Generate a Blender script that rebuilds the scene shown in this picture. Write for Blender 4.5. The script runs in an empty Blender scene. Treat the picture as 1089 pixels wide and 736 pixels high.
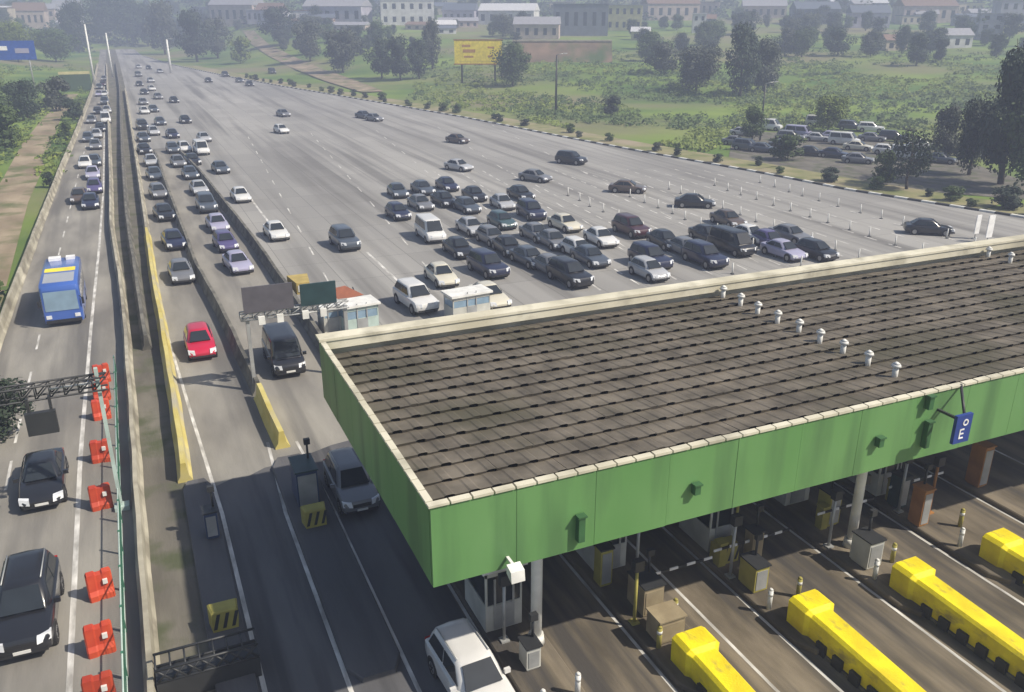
import bpy, bmesh, math, random
from mathutils import Vector, Matrix, noise
random.seed(7)
S = bpy.context.scene
COL = S.collection
R = math.radians

# ------------------------------------------------------------------ camera
F = 912.0; PW, PH = 1089.0, 736.0
PITCH = math.atan(353 / 912); PSI = R(23.93); CH = 20.0
cd = bpy.data.cameras.new("camera"); cam = bpy.data.objects.new("camera", cd); COL.objects.link(cam)
cd.sensor_width = 36; cd.lens = F / PW * 36; cd.clip_start = 0.5; cd.clip_end = 6000
cam.location = (0, 0, CH); cam.rotation_euler = (math.pi / 2 - PITCH, 0, -PSI)
S.camera = cam

def ray(x, y):
    u = (x - PW / 2) / F; v = -(y - PH / 2) / F
    f = math.cos(PITCH) + v * math.sin(PITCH); z = -math.sin(PITCH) + v * math.cos(PITCH)
    return Vector((u * math.cos(PSI) + f * math.sin(PSI), -u * math.sin(PSI) + f * math.cos(PSI), z))

def G(x, y, z=0.0):
    "ground point (at height z) seen at photo pixel x, y"
    d = ray(x, y); t = (z - CH) / d.z
    return Vector((d.x * t, d.y * t, z))

def sm(a, b, x):
    t = min(1, max(0, (x - a) / (b - a))); return t * t * (3 - 2 * t)

KERB = [(86, -60), (86, 40), (85.2, 59.4), (82.7, 67.8), (79.6, 78.4), (77.4, 94.4), (73.9, 111.7), (70.2, 133.4),
        (65.0, 170.7), (57.0, 212.6), (45.1, 269.5), (36.5, 317), (24, 400), (15, 500), (13, 640)]
LEFT = [(-9.4, -60), (-9.25, 62), (-8.9, 90), (-8.2, 134), (-7.3, 178), (-5.9, 270), (-5.4, 400), (-5.2, 640)]
def along(poly, Y):
    for (x0, y0), (x1, y1) in zip(poly, poly[1:]):
        if Y <= y1: return x0 + (x1 - x0) * max(0, (Y - y0)) / (y1 - y0)
    return poly[-1][0]

def H(X, Y):
    r = math.hypot(X, Y)
    if r > 2000: return 0
    d = max(X - along(KERB, max(Y, -50)), along(LEFT, max(Y, -50)) - X, 0)
    w = sm(12, 90, d)
    h = w * 0.048 * max(0, min(r, 620) - 215) + (0.085 * max(0, r - 600) if Y > -100 else 0)
    if r > 150: h += w * sm(150, 320, r) * 2.2 * noise.noise(Vector((X * .012, Y * .012, 3)))
    return max(0, h)

def GT(x, y):
    "terrain point seen at photo pixel"
    d = ray(x, y); t = 20.0
    while t < 1500:
        p = Vector((0, 0, CH)) + d * t
        if p.z <= H(p.x, p.y): return Vector((p.x, p.y, H(p.x, p.y)))
        t *= 1.004
    return p
def atY(x, y, Y):
    "point on the vertical plane at distance Y seen at photo pixel"
    d = ray(x, y); t = Y / d.y; return Vector((d.x * t, Y, CH + d.z * t))
def pxm(p):
    "photo pixels per metre at point p"
    f = p.x * math.sin(PSI) + p.y * math.cos(PSI)
    return F / (f * math.cos(PITCH) - (p.z - CH) * math.sin(PITCH))

# ------------------------------------------------------------------ materials
def ramp_mat(name, c1, c2, scale=1.0, rough=0.85, stretch=(1, 1, 1), detail=5, coord="Object", c3=None, s3=None, metallic=0.0, bump=0.0, bscale=None, rnd=0.0, lo=.35, hi=.68, st3=(1, 1, 1), spec=.5):
    m = bpy.data.materials.new(name); m.use_nodes = True
    N = m.node_tree.nodes; L = m.node_tree.links
    b = N["Principled BSDF"]; b.inputs["Roughness"].default_value = rough; b.inputs["Metallic"].default_value = metallic
    b.inputs["Specular IOR Level"].default_value = spec
    tc = N.new("ShaderNodeTexCoord"); mp = N.new("ShaderNodeMapping"); mp.inputs["Scale"].default_value = stretch
    L.new(tc.outputs[coord], mp.inputs[0])
    nz = N.new("ShaderNodeTexNoise"); nz.inputs["Scale"].default_value = scale; nz.inputs["Detail"].default_value = detail
    L.new(mp.outputs[0], nz.inputs[0])
    cr = N.new("ShaderNodeValToRGB"); cr.color_ramp.elements[0].position = lo; cr.color_ramp.elements[1].position = hi
    cr.color_ramp.elements[0].color = (*c1, 1); cr.color_ramp.elements[1].color = (*c2, 1)
    L.new(nz.outputs[0], cr.inputs[0]); out = cr.outputs[0]
    if c3:
        mp3 = N.new("ShaderNodeMapping"); mp3.inputs["Scale"].default_value = st3; L.new(tc.outputs[coord], mp3.inputs[0])
        n2 = N.new("ShaderNodeTexNoise"); n2.inputs["Scale"].default_value = s3; n2.inputs["Detail"].default_value = 4
        L.new(mp3.outputs[0], n2.inputs[0])
        c2r = N.new("ShaderNodeValToRGB"); c2r.color_ramp.elements[0].position = .48; c2r.color_ramp.elements[1].position = .66
        L.new(n2.outputs[0], c2r.inputs[0])
        mx = N.new("ShaderNodeMix"); mx.data_type = "RGBA"; L.new(c2r.outputs[0], mx.inputs[0])
        L.new(out, mx.inputs[6]); mx.inputs[7].default_value = (*c3, 1); out = mx.outputs[2]
    if rnd:
        oi = N.new("ShaderNodeObjectInfo"); mr = N.new("ShaderNodeMapRange")
        mr.inputs[3].default_value = 1 - rnd; mr.inputs[4].default_value = 1 + rnd
        L.new(oi.outputs["Random"], mr.inputs[0])
        hs = N.new("ShaderNodeHueSaturation"); L.new(mr.outputs[0], hs.inputs["Value"]); L.new(out, hs.inputs["Color"]); out = hs.outputs[0]
    L.new(out, b.inputs["Base Color"])
    if bump:
        bn = N.new("ShaderNodeTexNoise"); bn.inputs["Scale"].default_value = bscale or scale * 4; bn.inputs["Detail"].default_value = 4
        L.new(mp.outputs[0], bn.inputs[0])
        bp = N.new("ShaderNodeBump"); bp.inputs["Strength"].default_value = bump; bp.inputs["Distance"].default_value = .05
        L.new(bn.outputs[0], bp.inputs["Height"]); L.new(bp.outputs[0], b.inputs["Normal"])
    return m
def sc(c, k): return tuple(min(1, v * k) for v in c)
def simple(name, c, rough=.6, metallic=0.0, var=.14, scale=1.5, spec=.5):
    return ramp_mat(name, sc(c, 1 - var), sc(c, 1 + var), scale=scale, rough=rough, metallic=metallic, spec=spec)
def paint(name, c, rough=.28):
    m = simple(name, c, rough, 0, .05, .8); m.node_tree.nodes["Principled BSDF"].inputs["Coat Weight"].default_value = .6
    m.node_tree.nodes["Principled BSDF"].inputs["Coat Roughness"].default_value = .12
    return m

M = {}
M["concrete"] = ramp_mat("plaza_concrete", (.25, .245, .235), (.36, .352, .333), .06, .9, (1, .22, 1), 10, c3=(.18, .175, .167), s3=.42, st3=(1.0, .03, 1), bump=.15, bscale=5)
def joints(m, w, h, dark):
    N = m.node_tree.nodes; L = m.node_tree.links; b = N["Principled BSDF"]; src = b.inputs["Base Color"].links[0].from_socket
    tc = N.new("ShaderNodeTexCoord"); bt = N.new("ShaderNodeTexBrick"); bt.inputs["Scale"].default_value = 1; bt.inputs["Brick Width"].default_value = w; bt.inputs["Row Height"].default_value = h; bt.inputs["Mortar Size"].default_value = .035; bt.inputs["Mortar Smooth"].default_value = .2; bt.offset = 0
    bt.inputs["Color1"].default_value = (1, 1, 1, 1); bt.inputs["Color2"].default_value = (.88, .88, .88, 1); bt.inputs["Mortar"].default_value = (dark, dark, dark, 1); L.new(tc.outputs["Object"], bt.inputs[0])
    mx = N.new("ShaderNodeMix"); mx.data_type = "RGBA"; mx.blend_type = "MULTIPLY"; mx.inputs[0].default_value = 1; L.new(src, mx.inputs[6]); L.new(bt.outputs[0], mx.inputs[7]); L.new(mx.outputs[2], b.inputs["Base Color"])
joints(M["concrete"], 3.6, 6.0, .55)
M["road"] = ramp_mat("worn_road", (.165, .156, .142), (.30, .285, .252), .45, .9, (1, .25, 1), 8, c3=(.13, .125, .118), s3=.5, st3=(1.1, .06, 1), bump=.2, bscale=8)
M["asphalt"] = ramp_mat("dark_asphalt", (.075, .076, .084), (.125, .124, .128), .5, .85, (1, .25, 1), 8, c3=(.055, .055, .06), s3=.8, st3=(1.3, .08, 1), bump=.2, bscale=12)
M["lane"] = ramp_mat("toll_lane_concrete", (.08, .066, .046), (.215, .18, .13), .9, .9, (1, .3, 1), 8, c3=(.055, .05, .045), s3=.7, st3=(1.6, .1, 1), bump=.2, bscale=10)
M["median"] = ramp_mat("median_strip", (.10, .092, .078), (.17, .158, .13), .6, .95, (1, .25, 1), 8, c3=(.075, .085, .045), s3=.5, bump=.3, bscale=8)
M["ground"] = ramp_mat("ground_grass", (.055, .12, .014), (.18, .25, .035), .035, .95, (1, 1, 1), 10, c3=(.19, .17, .09), s3=.016, bump=.8, bscale=1.2)
M["soil"] = ramp_mat("dry_soil", (.2, .155, .1), (.36, .29, .2), .3, .95, (1, .4, 1), 8, c3=(.12, .13, .05), s3=.25, bump=.4)
M["kerbw"] = simple("kerb_white", (.6, .6, .57), .8)
M["kerbb"] = simple("kerb_black", (.05, .05, .05), .8)
M["white_line"] = ramp_mat("road_paint_white", (.30, .29, .27), (.72, .71, .68), 1.2, .8, (2, .6, 1), 8)
M["barrier"] = ramp_mat("barrier_concrete", (.28, .26, .2), (.48, .45, .36), .6, .9, detail=7, c3=(.2, .18, .14), s3=.5)
M["barrier_dark"] = ramp_mat("weathered_barrier", (.07, .068, .06), (.2, .19, .16), .9, .9, detail=7)
M["yellow_barrier"] = ramp_mat("faded_yellow_concrete", (.46, .38, .1), (.6, .52, .2), .6, .8, detail=7, c3=(.4, .37, .28), s3=.35)
M["yellow"] = ramp_mat("bright_yellow_paint", (.66, .52, .01), (.88, .74, .01), 1.1, .6, detail=9, c3=(.36, .29, .06), s3=2.6, st3=(1, .5, 1), bump=.3, bscale=14)
_r = [n for n in M["yellow"].node_tree.nodes if n.type == "VALTORGB"][1].color_ramp; _r.elements[0].position = .56; _r.elements[1].position = .72
M["orange_paint"] = ramp_mat("faded_orange_paint", (.26, .11, .03), (.42, .2, .06), 1.2, .7, detail=6)
M["red_plastic"] = ramp_mat("red_plastic", (.42, .04, .018), (.56, .085, .03), 1.2, .5, detail=5, rnd=.2)
M["pipe_green"] = simple("downpipe_green", (.035, .11, .04), .6)
M["green_mesh"] = simple("green_fence_paint", (.05, .17, .11), .6)
M["green"] = ramp_mat("green_cladding", (.092, .235, .07), (.152, .31, .115), .22, .5, (1, 1, .6), 9, c3=(.085, .19, .07), s3=.9, st3=(1, 1, .12), lo=.3, hi=.72)
M["roof"] = ramp_mat("weathered_roof_sheet", (.08, .069, .054), (.175, .152, .121), .9, .92, (1, .8, 1), 10, c3=(.075, .068, .045), s3=.22)
M["cream"] = ramp_mat("cream_render", (.5, .47, .36), (.68, .65, .53), .4, .85, detail=8, c3=(.38, .36, .28), s3=.6)
M["white_metal"] = simple("white_metal", (.72, .72, .69), .5)
M["grey_metal"] = simple("galvanised_metal", (.38, .39, .39), .45, .3)
M["dark_metal"] = simple("dark_steel", (.03, .032, .035), .5)
M["soffit"] = simple("soffit_sheet", (.16, .17, .17), .8)
M["booth"] = ramp_mat("booth_panel", (.42, .42, .38), (.6, .6, .55), .9, .6, detail=6)
M["booth_teal"] = simple("pale_teal_panel", (.42, .52, .48), .5)
M["tan"] = ramp_mat("tan_cabinet_paint", (.26, .21, .13), (.36, .3, .19), 1.5, .7)
M["blue_panel"] = simple("blue_panel", (.035, .06, .13), .5)
M["teal_panel"] = simple("teal_panel", (.025, .055, .06), .4)
M["panel_dark"] = simple("back_of_sign_panel", (.09, .085, .10), .6)
M["hazard"] = simple("olive_yellow_paint", (.35, .31, .07), .7)
M["sign_blue"] = simple("sign_blue", (.02, .05, .24), .5)
M["white"] = simple("sign_white", (.8, .8, .8), .5)
M["board_yellow"] = simple("board_yellow", (.88, .70, .06), .6)
M["board_red"] = simple("board_lettering_red", (.5, .25, .06), .6)
M["glass"] = simple("tinted_glass", (.025, .031, .038), .06, 0, .1)
M["glass_pale"] = simple("pale_windscreen_glass", (.22, .32, .42), .12, 0, .1)
M["tyre"] = simple("tyre_rubber", (.016, .016, .017), .85)
M["rim"] = simple("wheel_rim", (.35, .35, .36), .35, .7)
M["trim"] = simple("black_trim", (.02, .02, .022), .5)
M["lamp"] = simple("headlamp_lens", (.7, .72, .75), .1)
M["tail"] = simple("tail_lens", (.35, .015, .01), .2)
M["plate"] = simple("number_plate", (.6, .6, .58), .5)
M["bark"] = ramp_mat("bark", (.05, .04, .03), (.11, .09, .07), 2, .95)
def leaf(name, a, b):
    return ramp_mat(name, a, b, .35, .75, detail=6, rnd=.22, lo=.3, hi=.7)
M["leaf_dark"] = leaf("foliage_dark", (.012, .026, .016), (.04, .065, .03))
M["leaf_mid"] = leaf("foliage_mid", (.03, .062, .014), (.085, .125, .028))
M["leaf_lime"] = leaf("foliage_yellow_green", (.075, .115, .014), (.17, .21, .035))
M["leaf_grey"] = leaf("foliage_grey_green", (.04, .055, .04), (.1, .11, .075))
for k, c in dict(white=(.66, .66, .65), cream=(.6, .57, .47), silver=(.4, .41, .43), lilac=(.36, .35, .48), grey=(.16, .165, .18), slate=(.07, .085, .11), black=(.017, .018, .023),
                 navy=(.022, .026, .06), teal=(.05, .09, .1), maroon=(.06, .02, .025), red=(.5, .014, .05), brown=(.1, .075, .06), blue=(.05, .12, .42), purple=(.09, .075, .19)).items():
    M["p_" + k] = paint("car_paint_" + k, c)
for k, c in dict(white=(.6, .6, .6), pink=(.5, .4, .36), slate=(.16, .18, .22), yellow=(.55, .5, .26), lilac=(.4, .38, .46), brick=(.32, .19, .13), beige=(.46, .4, .32)).items():
    M["w_" + k] = ramp_mat("house_wall_" + k, sc(c, .75), sc(c, 1.1), .4, .9, detail=6)
M["r_grey"] = simple("roof_sheet_grey", (.3, .3, .33), .8); M["r_brown"] = simple("roof_tile_brown", (.2, .13, .1), .9); M["r_white"] = simple("roof_sheet_white", (.6, .6, .62), .7)
M["r_slate"] = simple("roof_slate", (.1, .12, .16), .8)

# ------------------------------------------------------------------ mesh builder
class MB:
    def __init__(s): s.v = []; s.f = []; s.m = []; s.sm = []
    def quad(s, pts, mi=0, smooth=False):
        n = len(s.v); s.v += [tuple(p) for p in pts]; s.f.append(tuple(range(n, n + len(pts)))); s.m.append(mi); s.sm.append(smooth)
    def mesh(s, vs, fs, mi=0, smooth=False):
        n = len(s.v); s.v += [tuple(p) for p in vs]
        for f in fs: s.f.append(tuple(i + n for i in f)); s.m.append(mi); s.sm.append(smooth)
    def box(s, x0, x1, y0, y1, z0, z1, mi=0):
        s.hexa([(x0, y0, z0), (x1, y0, z0), (x1, y1, z0), (x0, y1, z0)], [(x0, y0, z1), (x1, y0, z1), (x1, y1, z1), (x0, y1, z1)], mi)
    def hexa(s, lo, hi, mi=0):
        s.mesh(list(lo) + list(hi), [(3, 2, 1, 0), (4, 5, 6, 7), (0, 1, 5, 4), (1, 2, 6, 5), (2, 3, 7, 6), (3, 0, 4, 7)], mi)
    def tube(s, a, b, r0, r1=None, n=8, mi=0, smooth=True):
        a = Vector(a); b = Vector(b); r1 = r0 if r1 is None else r1
        d = (b - a).normalized(); u = d.orthogonal().normalized(); w = d.cross(u)
        vs = [a + (u * math.cos(t) + w * math.sin(t)) * r0 for t in [2 * math.pi * i / n for i in range(n)]]
        vs += [b + (u * math.cos(t) + w * math.sin(t)) * r1 for t in [2 * math.pi * i / n for i in range(n)]]
        k = len(s.v); s.v += [tuple(p) for p in vs]
        for i in range(n): s.f.append((k + i, k + (i + 1) % n, k + n + (i + 1) % n, k + n + i)); s.m.append(mi); s.sm.append(smooth)
        s.f.append(tuple(k + n - 1 - i for i in range(n))); s.m.append(mi); s.sm.append(False)
        s.f.append(tuple(k + n + i for i in range(n))); s.m.append(mi); s.sm.append(False)
    def loft(s, rings, mi=0, smooth=True, caps=True):
        k = len(s.v); n = len(rings[0])
        for r in rings: s.v += [tuple(p) for p in r]
        for j in range(len(rings) - 1):
            for i in range(n):
                a = k + j * n + i; b = k + j * n + (i + 1) % n
                s.f.append((a, b, b + n, a + n)); s.m.append(mi); s.sm.append(smooth)
        if caps:
            s.f.append(tuple(k + n - 1 - i for i in range(n))); s.m.append(mi); s.sm.append(smooth)
            e = k + (len(rings) - 1) * n
            s.f.append(tuple(e + i for i in range(n))); s.m.append(mi); s.sm.append(smooth)
    def me(s, name, mats, angle=None):
        me = bpy.data.meshes.new(name); me.from_pydata(s.v, [], s.f)
        for m in mats: me.materials.append(m)
        me.polygons.foreach_set("material_index", s.m); me.polygons.foreach_set("use_smooth", s.sm)
        me.update()
        bm = bmesh.new(); bm.from_mesh(me); bmesh.ops.recalc_face_normals(bm, faces=bm.faces[:]); bm.to_mesh(me); bm.free()
        if angle: me.set_sharp_from_angle(angle=R(angle))
        return me
    def build(s, name, mats, parent=None, angle=None):
        if not isinstance(mats, (list, tuple)): mats = [mats]
        return put(name, s.me(name, mats, angle), parent)

def put(name, me, parent=None, loc=None):
    o = bpy.data.objects.new(name, me); COL.objects.link(o)
    if parent: o.parent = parent
    if loc is not None: o.location = loc
    return o
def tag(o, label=None, cat=None, group=None, kind=None):
    for k, v in (("label", label), ("category", cat), ("group", group), ("kind", kind)):
        if v: o[k] = v
    return o
def empty(name, loc=(0, 0, 0), rz=0, label=None, cat=None, group=None):
    o = bpy.data.objects.new(name, None); COL.objects.link(o); o.location = loc; o.rotation_euler = (0, 0, rz); o.empty_display_size = .2
    return tag(o, label, cat, group)
def copy_tree(o, parent=None):
    kids = [c for c in o.children]
    c = o.copy(); COL.objects.link(c)
    if parent: c.parent = parent
    for k in kids: copy_tree(k, c)
    return c

# ------------------------------------------------------------------ ground
def terrain():
    mb = MB(); radii = [0, 12, 25, 40, 60, 80, 100, 120, 140, 160, 180, 200, 220, 240, 260, 285, 310, 340, 370, 400, 440, 480, 520, 560, 600, 640, 680, 730, 800, 880, 970, 1080]
    n = 240; vs = [(0, 0, -.05)]
    for r in radii[1:]:
        for i in range(n):
            t = 2 * math.pi * i / n; X, Y = r * math.sin(t), r * math.cos(t); vs.append((X, Y, H(X, Y) - .05))
    fs = [(0, 1 + (i + 1) % n, 1 + i) for i in range(n)]
    for j in range(len(radii) - 2):
        for i in range(n):
            a = 1 + j * n + i; b = 1 + j * n + (i + 1) % n; fs.append((a, b, b + n, a + n))
    mb.mesh(vs, fs, 0, True); return tag(mb.build("ground", M["ground"]), kind="structure")
terrain()

def strip(name, left, right, z, mat, kind="structure", step=None):
    ys = sorted({y for _, y in left} | {y for _, y in right}); mb = MB()
    ys = [y for y in ys if max(left[0][1], right[0][1]) <= y <= min(left[-1][1], right[-1][1])]
    for a, b in zip(ys, ys[1:]):
        mb.quad([(along(left, a), a, z), (along(right, a), a, z), (along(right, b), b, z), (along(left, b), b, z)])
    return tag(mb.build(name, mat), kind=kind)
PL = [(.0, -60), (.3, 38), (.45, 72), (.8, 95), (1.2, 139), (2.5, 276), (3.0, 400), (3.2, 640)]
strip("road", LEFT, [(-1.6, -60), (-1.6, 72), (-2.2, 95), (-2.2, 270), (-2.2, 640)], 0, M["road"])
strip("median_strip", [(-1.6, -60), (-1.6, 72), (-2.2, 95), (-2.2, 640)], PL, 0, M["median"])
strip("plaza_pavement", PL, KERB, 0, M["concrete"])
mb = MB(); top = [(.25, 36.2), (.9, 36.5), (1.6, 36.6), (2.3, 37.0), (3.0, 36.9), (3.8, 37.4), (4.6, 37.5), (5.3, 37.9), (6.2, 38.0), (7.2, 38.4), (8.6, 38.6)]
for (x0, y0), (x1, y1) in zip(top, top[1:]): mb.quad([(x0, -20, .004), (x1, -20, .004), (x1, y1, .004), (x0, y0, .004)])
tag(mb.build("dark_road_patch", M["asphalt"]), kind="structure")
strip("road_patch", [(.25, 35.5), (.9, 100), (1.3, 150)], [(8.58, 35.5), (9.6, 54), (8.9, 100), (7.4, 150)], .002, M["road"])
strip("lane_pavement", [(8.6, -20), (8.6, 36.5)], [(84, -20), (84, 36.5)], .004, M["lane"])
# dirt path and parking yard
def patch(name, pts, mat, z=.02):
    mb = MB(); mb.quad([(p.x, p.y, H(p.x, p.y) + z) for p in pts]); return tag(mb.build(name, mat), kind="structure")
mb = MB(); lp = [G(x, y) for x, y in [(-75, 330), (-20, 225), (3, 190), (24, 152), (44, 128), (60, 112), (68, 100)]]; rp = [G(x, y) for x, y in [(0, 330), (30, 215), (42, 188), (56, 150), (64, 128), (76, 112), (83, 100)]]
for i in range(6): mb.quad([(p.x, p.y, .0) for p in (lp[i], rp[i], rp[i + 1], lp[i + 1])])
tag(mb.build("dirt_path", M["soil"]), kind="structure")
patch("parking_yard", [G(775, 168), G(900, 190), G(1000, 205), G(1090, 212), G(1090, 192), G(990, 160), G(900, 142), G(780, 140)], M["median"], .0)
# ramp road into the plaza at the far right
mb = MB(); c0 = [GT(x, y) for x, y in [(258, 33), (268, 48), (285, 60), (310, 73), (345, 87), (385, 99)]]; c1 = [GT(x, y) for x, y in [(270, 33), (286, 48), (310, 60), (340, 73), (374, 85), (408, 98)]]
for i in range(5): mb.quad([(p.x, p.y, H(p.x, p.y) + .25) for p in (c0[i], c1[i], c1[i + 1], c0[i + 1])])
tag(mb.build("ramp_road", M["soil"]), kind="structure")

# kerb, black and white pieces
def polyline_pts(poly, step):
    out = []; P = [Vector((x, y, 0)) for x, y in poly]
    d = 0; acc = 0
    for a, b in zip(P, P[1:]):
        L = (b - a).length; t = acc
        while t < L: out.append(a + (b - a) * (t / L)); t += step
        acc = t - L
    return out
kp = polyline_pts([k for k in KERB if 30 < k[1] < 520], 1.6); mb = MB()
for i, (a, b) in enumerate(zip(kp, kp[1:])):
    d = (b - a).normalized(); nrm = Vector((d.y, -d.x, 0)) * .45
    lo = [a, b, b + nrm, a + nrm]; mb.hexa([(p.x, p.y, -.04) for p in lo], [(p.x, p.y, .2) for p in lo], i % 2)
tag(mb.build("kerb", [M["kerbw"], M["kerbb"]]), kind="structure")
# verge behind the kerb
vp = polyline_pts([k for k in KERB if 30 < k[1] < 420], 8); mb = MB()
for a, b in zip(vp, vp[1:]):
    d = (b - a).normalized(); n1 = Vector((d.y, -d.x, 0))
    mb.quad([a + n1 * .45 + Vector((0, 0, .06)), b + n1 * .45 + Vector((0, 0, .06)), b + n1 * 7 + Vector((0, 0, .05)), a + n1 * 7 + Vector((0, 0, .05))])
tag(mb.build("verge", ramp_mat("verge_grass", (.14, .16, .05), (.28, .25, .13), .3, .95, detail=8, c3=(.3, .25, .17), s3=.1)), kind="structure")

# ------------------------------------------------------------------ road markings (one sheet each)
def line(name, segs, w=.14, z=.010, dash=None):
    mb = MB()
    for (x0, y0), (x1, y1) in zip(segs, segs[1:]):
        a = Vector((x0, y0, z)); b = Vector((x1, y1, z)); L = (b - a).length; d = (b - a) / L; n = Vector((d.y, -d.x, 0)) * w / 2
        on, off = dash or (L, 0); t = 0
        while t < L - .01:
            p = a + d * t; q = a + d * min(L, t + on); mb.quad([p - n, p + n, q + n, q - n]); t += on + off
    return tag(mb.build(name, M["white_line"]), kind="structure")
line("lane_marking", [(-4.1, 5), (-4.18, 42), (-3.95, 62), (-3.55, 85), (-3.2, 115), (-3.0, 200), (-3, 420)], .2)
line("lane_marking", [(-7.1, 5), (-7.2, 45), (-7.0, 70), (-6.2, 134), (-5.2, 200)], .13, dash=(3, 4))
line("lane_marking", [(1.55, 4), (1.5, 34), (1.1, 46), (.75, 58)], .16)
line("lane_marking", [(4.05, 4), (4.0, 33), (4.35, 40)], .15)
line("lane_marking", [(6.04, 4), (5.95, 33), (5.69, 39.5)], .14)
for L_ in (8.7, 13.4, 16.35, 18.2, 22.9, 27.4, 32.2, 36.9): line("lane_marking", [(L_, 2), (L_, 33)], .12)
for i, (a, b) in enumerate([((390, 268), (444, 318)), ((258, 200), (300, 255))]):
    p, q = G(*a), G(*b); line("lane_marking", [(p.x, p.y), (q.x, q.y)], .22)
for k in range(12): line("lane_marking", [(30 + k * 3.6 + .5, 40), (38 + k * 3.1, 112 - k * 1.2)], .16, dash=(1.6, 1.5))
for x0, x1 in ((12, 20), (20, 31), (29, 43), (38, 55), (47, 66)): line("lane_marking", [(x0, 48), (x1, 160)], .13, dash=(3, 6))

# ------------------------------------------------------------------ barriers
JB = [(-.30, 0), (-.30, .08), (-.17, .28), (-.10, .85), (.10, .85), (.17, .28), (.30, .08), (.30, 0)]
def jersey(name, pts, mat, label, cat="barrier", h=1.0, w=1.0, seg=3.0, group=None):
    e = MB(); P = polyline_pts(pts, seg) + [Vector((*pts[-1], 0))]
    rings = []
    for i, p in enumerate(P):
        d = (P[min(i + 1, len(P) - 1)] - P[max(i - 1, 0)]).normalized(); n = Vector((d.y, -d.x, 0))
        jz = random.uniform(-.02, .02); jx = random.uniform(-.03, .03)
        rings.append([p + n * (x * w + jx) + Vector((0, 0, z * h + (jz if z > .5 else 0))) for x, z in JB])
    e.loft(rings, 0, False)
    o = e.build(name, mat); tag(o, label, cat, group); return o
jersey("concrete_barrier", [(-9.5, -20), (-9.45, 62), (-9.1, 90), (-8.4, 134), (-7.5, 178), (-6.1, 270), (-5.6, 420)], M["barrier"], "pale concrete parapet along the outer edge of the far carriageway beside the grass bank", h=1.0)
jersey("concrete_barrier", [(-1.7, -20), (-1.75, 57), (-1.9, 72), (-2.4, 92), (-2.3, 132), (-2.2, 270), (-2.2, 420)], M["barrier"], "long cream concrete median barrier behind the green fence and red plastic barriers", h=1.0, w=.9)
jersey("concrete_barrier", [(-.6, 56), (-.9, 95), (-.6, 139), (1.0, 276), (1.5, 420)], M["barrier_dark"], "dark weathered concrete barrier along the middle of the median gap", h=1.2)
jersey("yellow_barrier", [(.3, 37.5), (.42, 47), (.5, 58), (.52, 72), (.7, 88)], M["yellow_barrier"], "faded yellow concrete barrier edging the queue lane beside the median strip", h=1.15, w=1.1)
jersey("concrete_barrier", [(.71, 88.3), (.8, 95), (1.2, 139), (2.3, 270)], M["barrier"], "pale concrete barrier continuing from the far end of the faded yellow barrier", h=1.1)
jersey("yellow_barrier", [(4.95, 39), (4.82, 45.5)], M["yellow_barrier"], "short yellow concrete barrier ending at the blue toll cabinet", h=1.1, w=1.2)
jersey("concrete_barrier", [(4.8, 46), (4.65, 54.6), (4.5, 62), (3.95, 73), (3.9, 110), (4.0, 143)], M["barrier_dark"], "dark concrete barrier between the two queue lanes behind the red hatchback", h=1.05, w=1.1)
jersey("concrete_barrier", [(9.7, 47), (9.7, 62), (9.6, 80), (8.6, 119), (7.5, 141)], M["barrier_dark"], "dark concrete barrier separating the purple car's lane from the open plaza", h=1.1, w=1.2)
for (y, k) in ((-10, 0),): pass
# green mesh fence beside the red barriers
fe = empty("mesh_fence", (-2.45, 20, 0), 0, "low green mesh fence standing between red plastic barriers and cream median barrier", "fence")
mb = MB(); mb.tube((0, -10, 1.05), (0, 33, 1.05), .03); mb.tube((0, -10, .15), (0, 33, .15), .025); mb.build("rail", M["booth_teal"], fe)
for k in range(18):
    mb = MB(); mb.box(-.04, .04, -10 + k * 2.5, -9.92 + k * 2.5, 0, 1.12); mb.build("post", M["green_mesh"], fe)
mb = MB()
for k in range(390): mb.box(-.004, .004, -9.95 + k * .11, -9.942 + k * .11, .15, 1.05)
mb.build("mesh_panel", M["green_mesh"], fe)

# red water-filled plastic barriers
def red_barrier_proto(loc, label):
    e = empty("plastic_barrier", loc, 0, label, "barrier", "red plastic barriers along the median fence")
    mb = MB(); prof = [(-.3, 0), (-.3, .2), (-.2, .35), (-.16, .95), (.16, .95), (.2, .35), (.3, .2), (.3, 0)]
    rings = [[(y * .7, x * k, z * 1.1 * (1 if z < .5 else zz)) for x, z in prof] for y, k, zz in ((-.62, .8, .93), (-.55, 1, 1), (-.2, 1, 1), (-.12, .9, .94), (.12, .9, .94), (.2, 1, 1), (.55, 1, 1), (.62, .8, .93))]
    mb.loft(rings, 0, False); mb.build("shell", M["red_plastic"], e)
    mb = MB(); mb.box(.1, .26, -.262, -.17, .62, .8); mb.build("reflector", M["white_metal"], e)
    mb = MB(); mb.tube((0, 0, .89), (0, 0, .97), .07); mb.build("filler_cap", M["white_metal"], e)
    return e
rb = None
order = ["at the bottom edge of the picture, only its top showing", "beside the black SUV's bonnet", "next above the one beside the black SUV", "just past the black sedan's headlights", "level with the black sedan's roof", "below the dark hanging sign",
         "second from the far end of the row, below the gantry", "at the far end of the row under the gantry beam"]
for i, (x, y) in enumerate([(118, 745), (107, 692), (106, 634), (103, 540), (105, 490), (111, 444), (111, 424), (112, 405)]):
    p = G(x, y); p.x = -3.2
    lab = "red plastic barrier " + order[i]
    if rb is None: rb = red_barrier_proto(p, lab)
    else: c = copy_tree(rb); c.location = p; c["label"] = lab; c.rotation_euler.z = random.uniform(-.2, .2)

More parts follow.
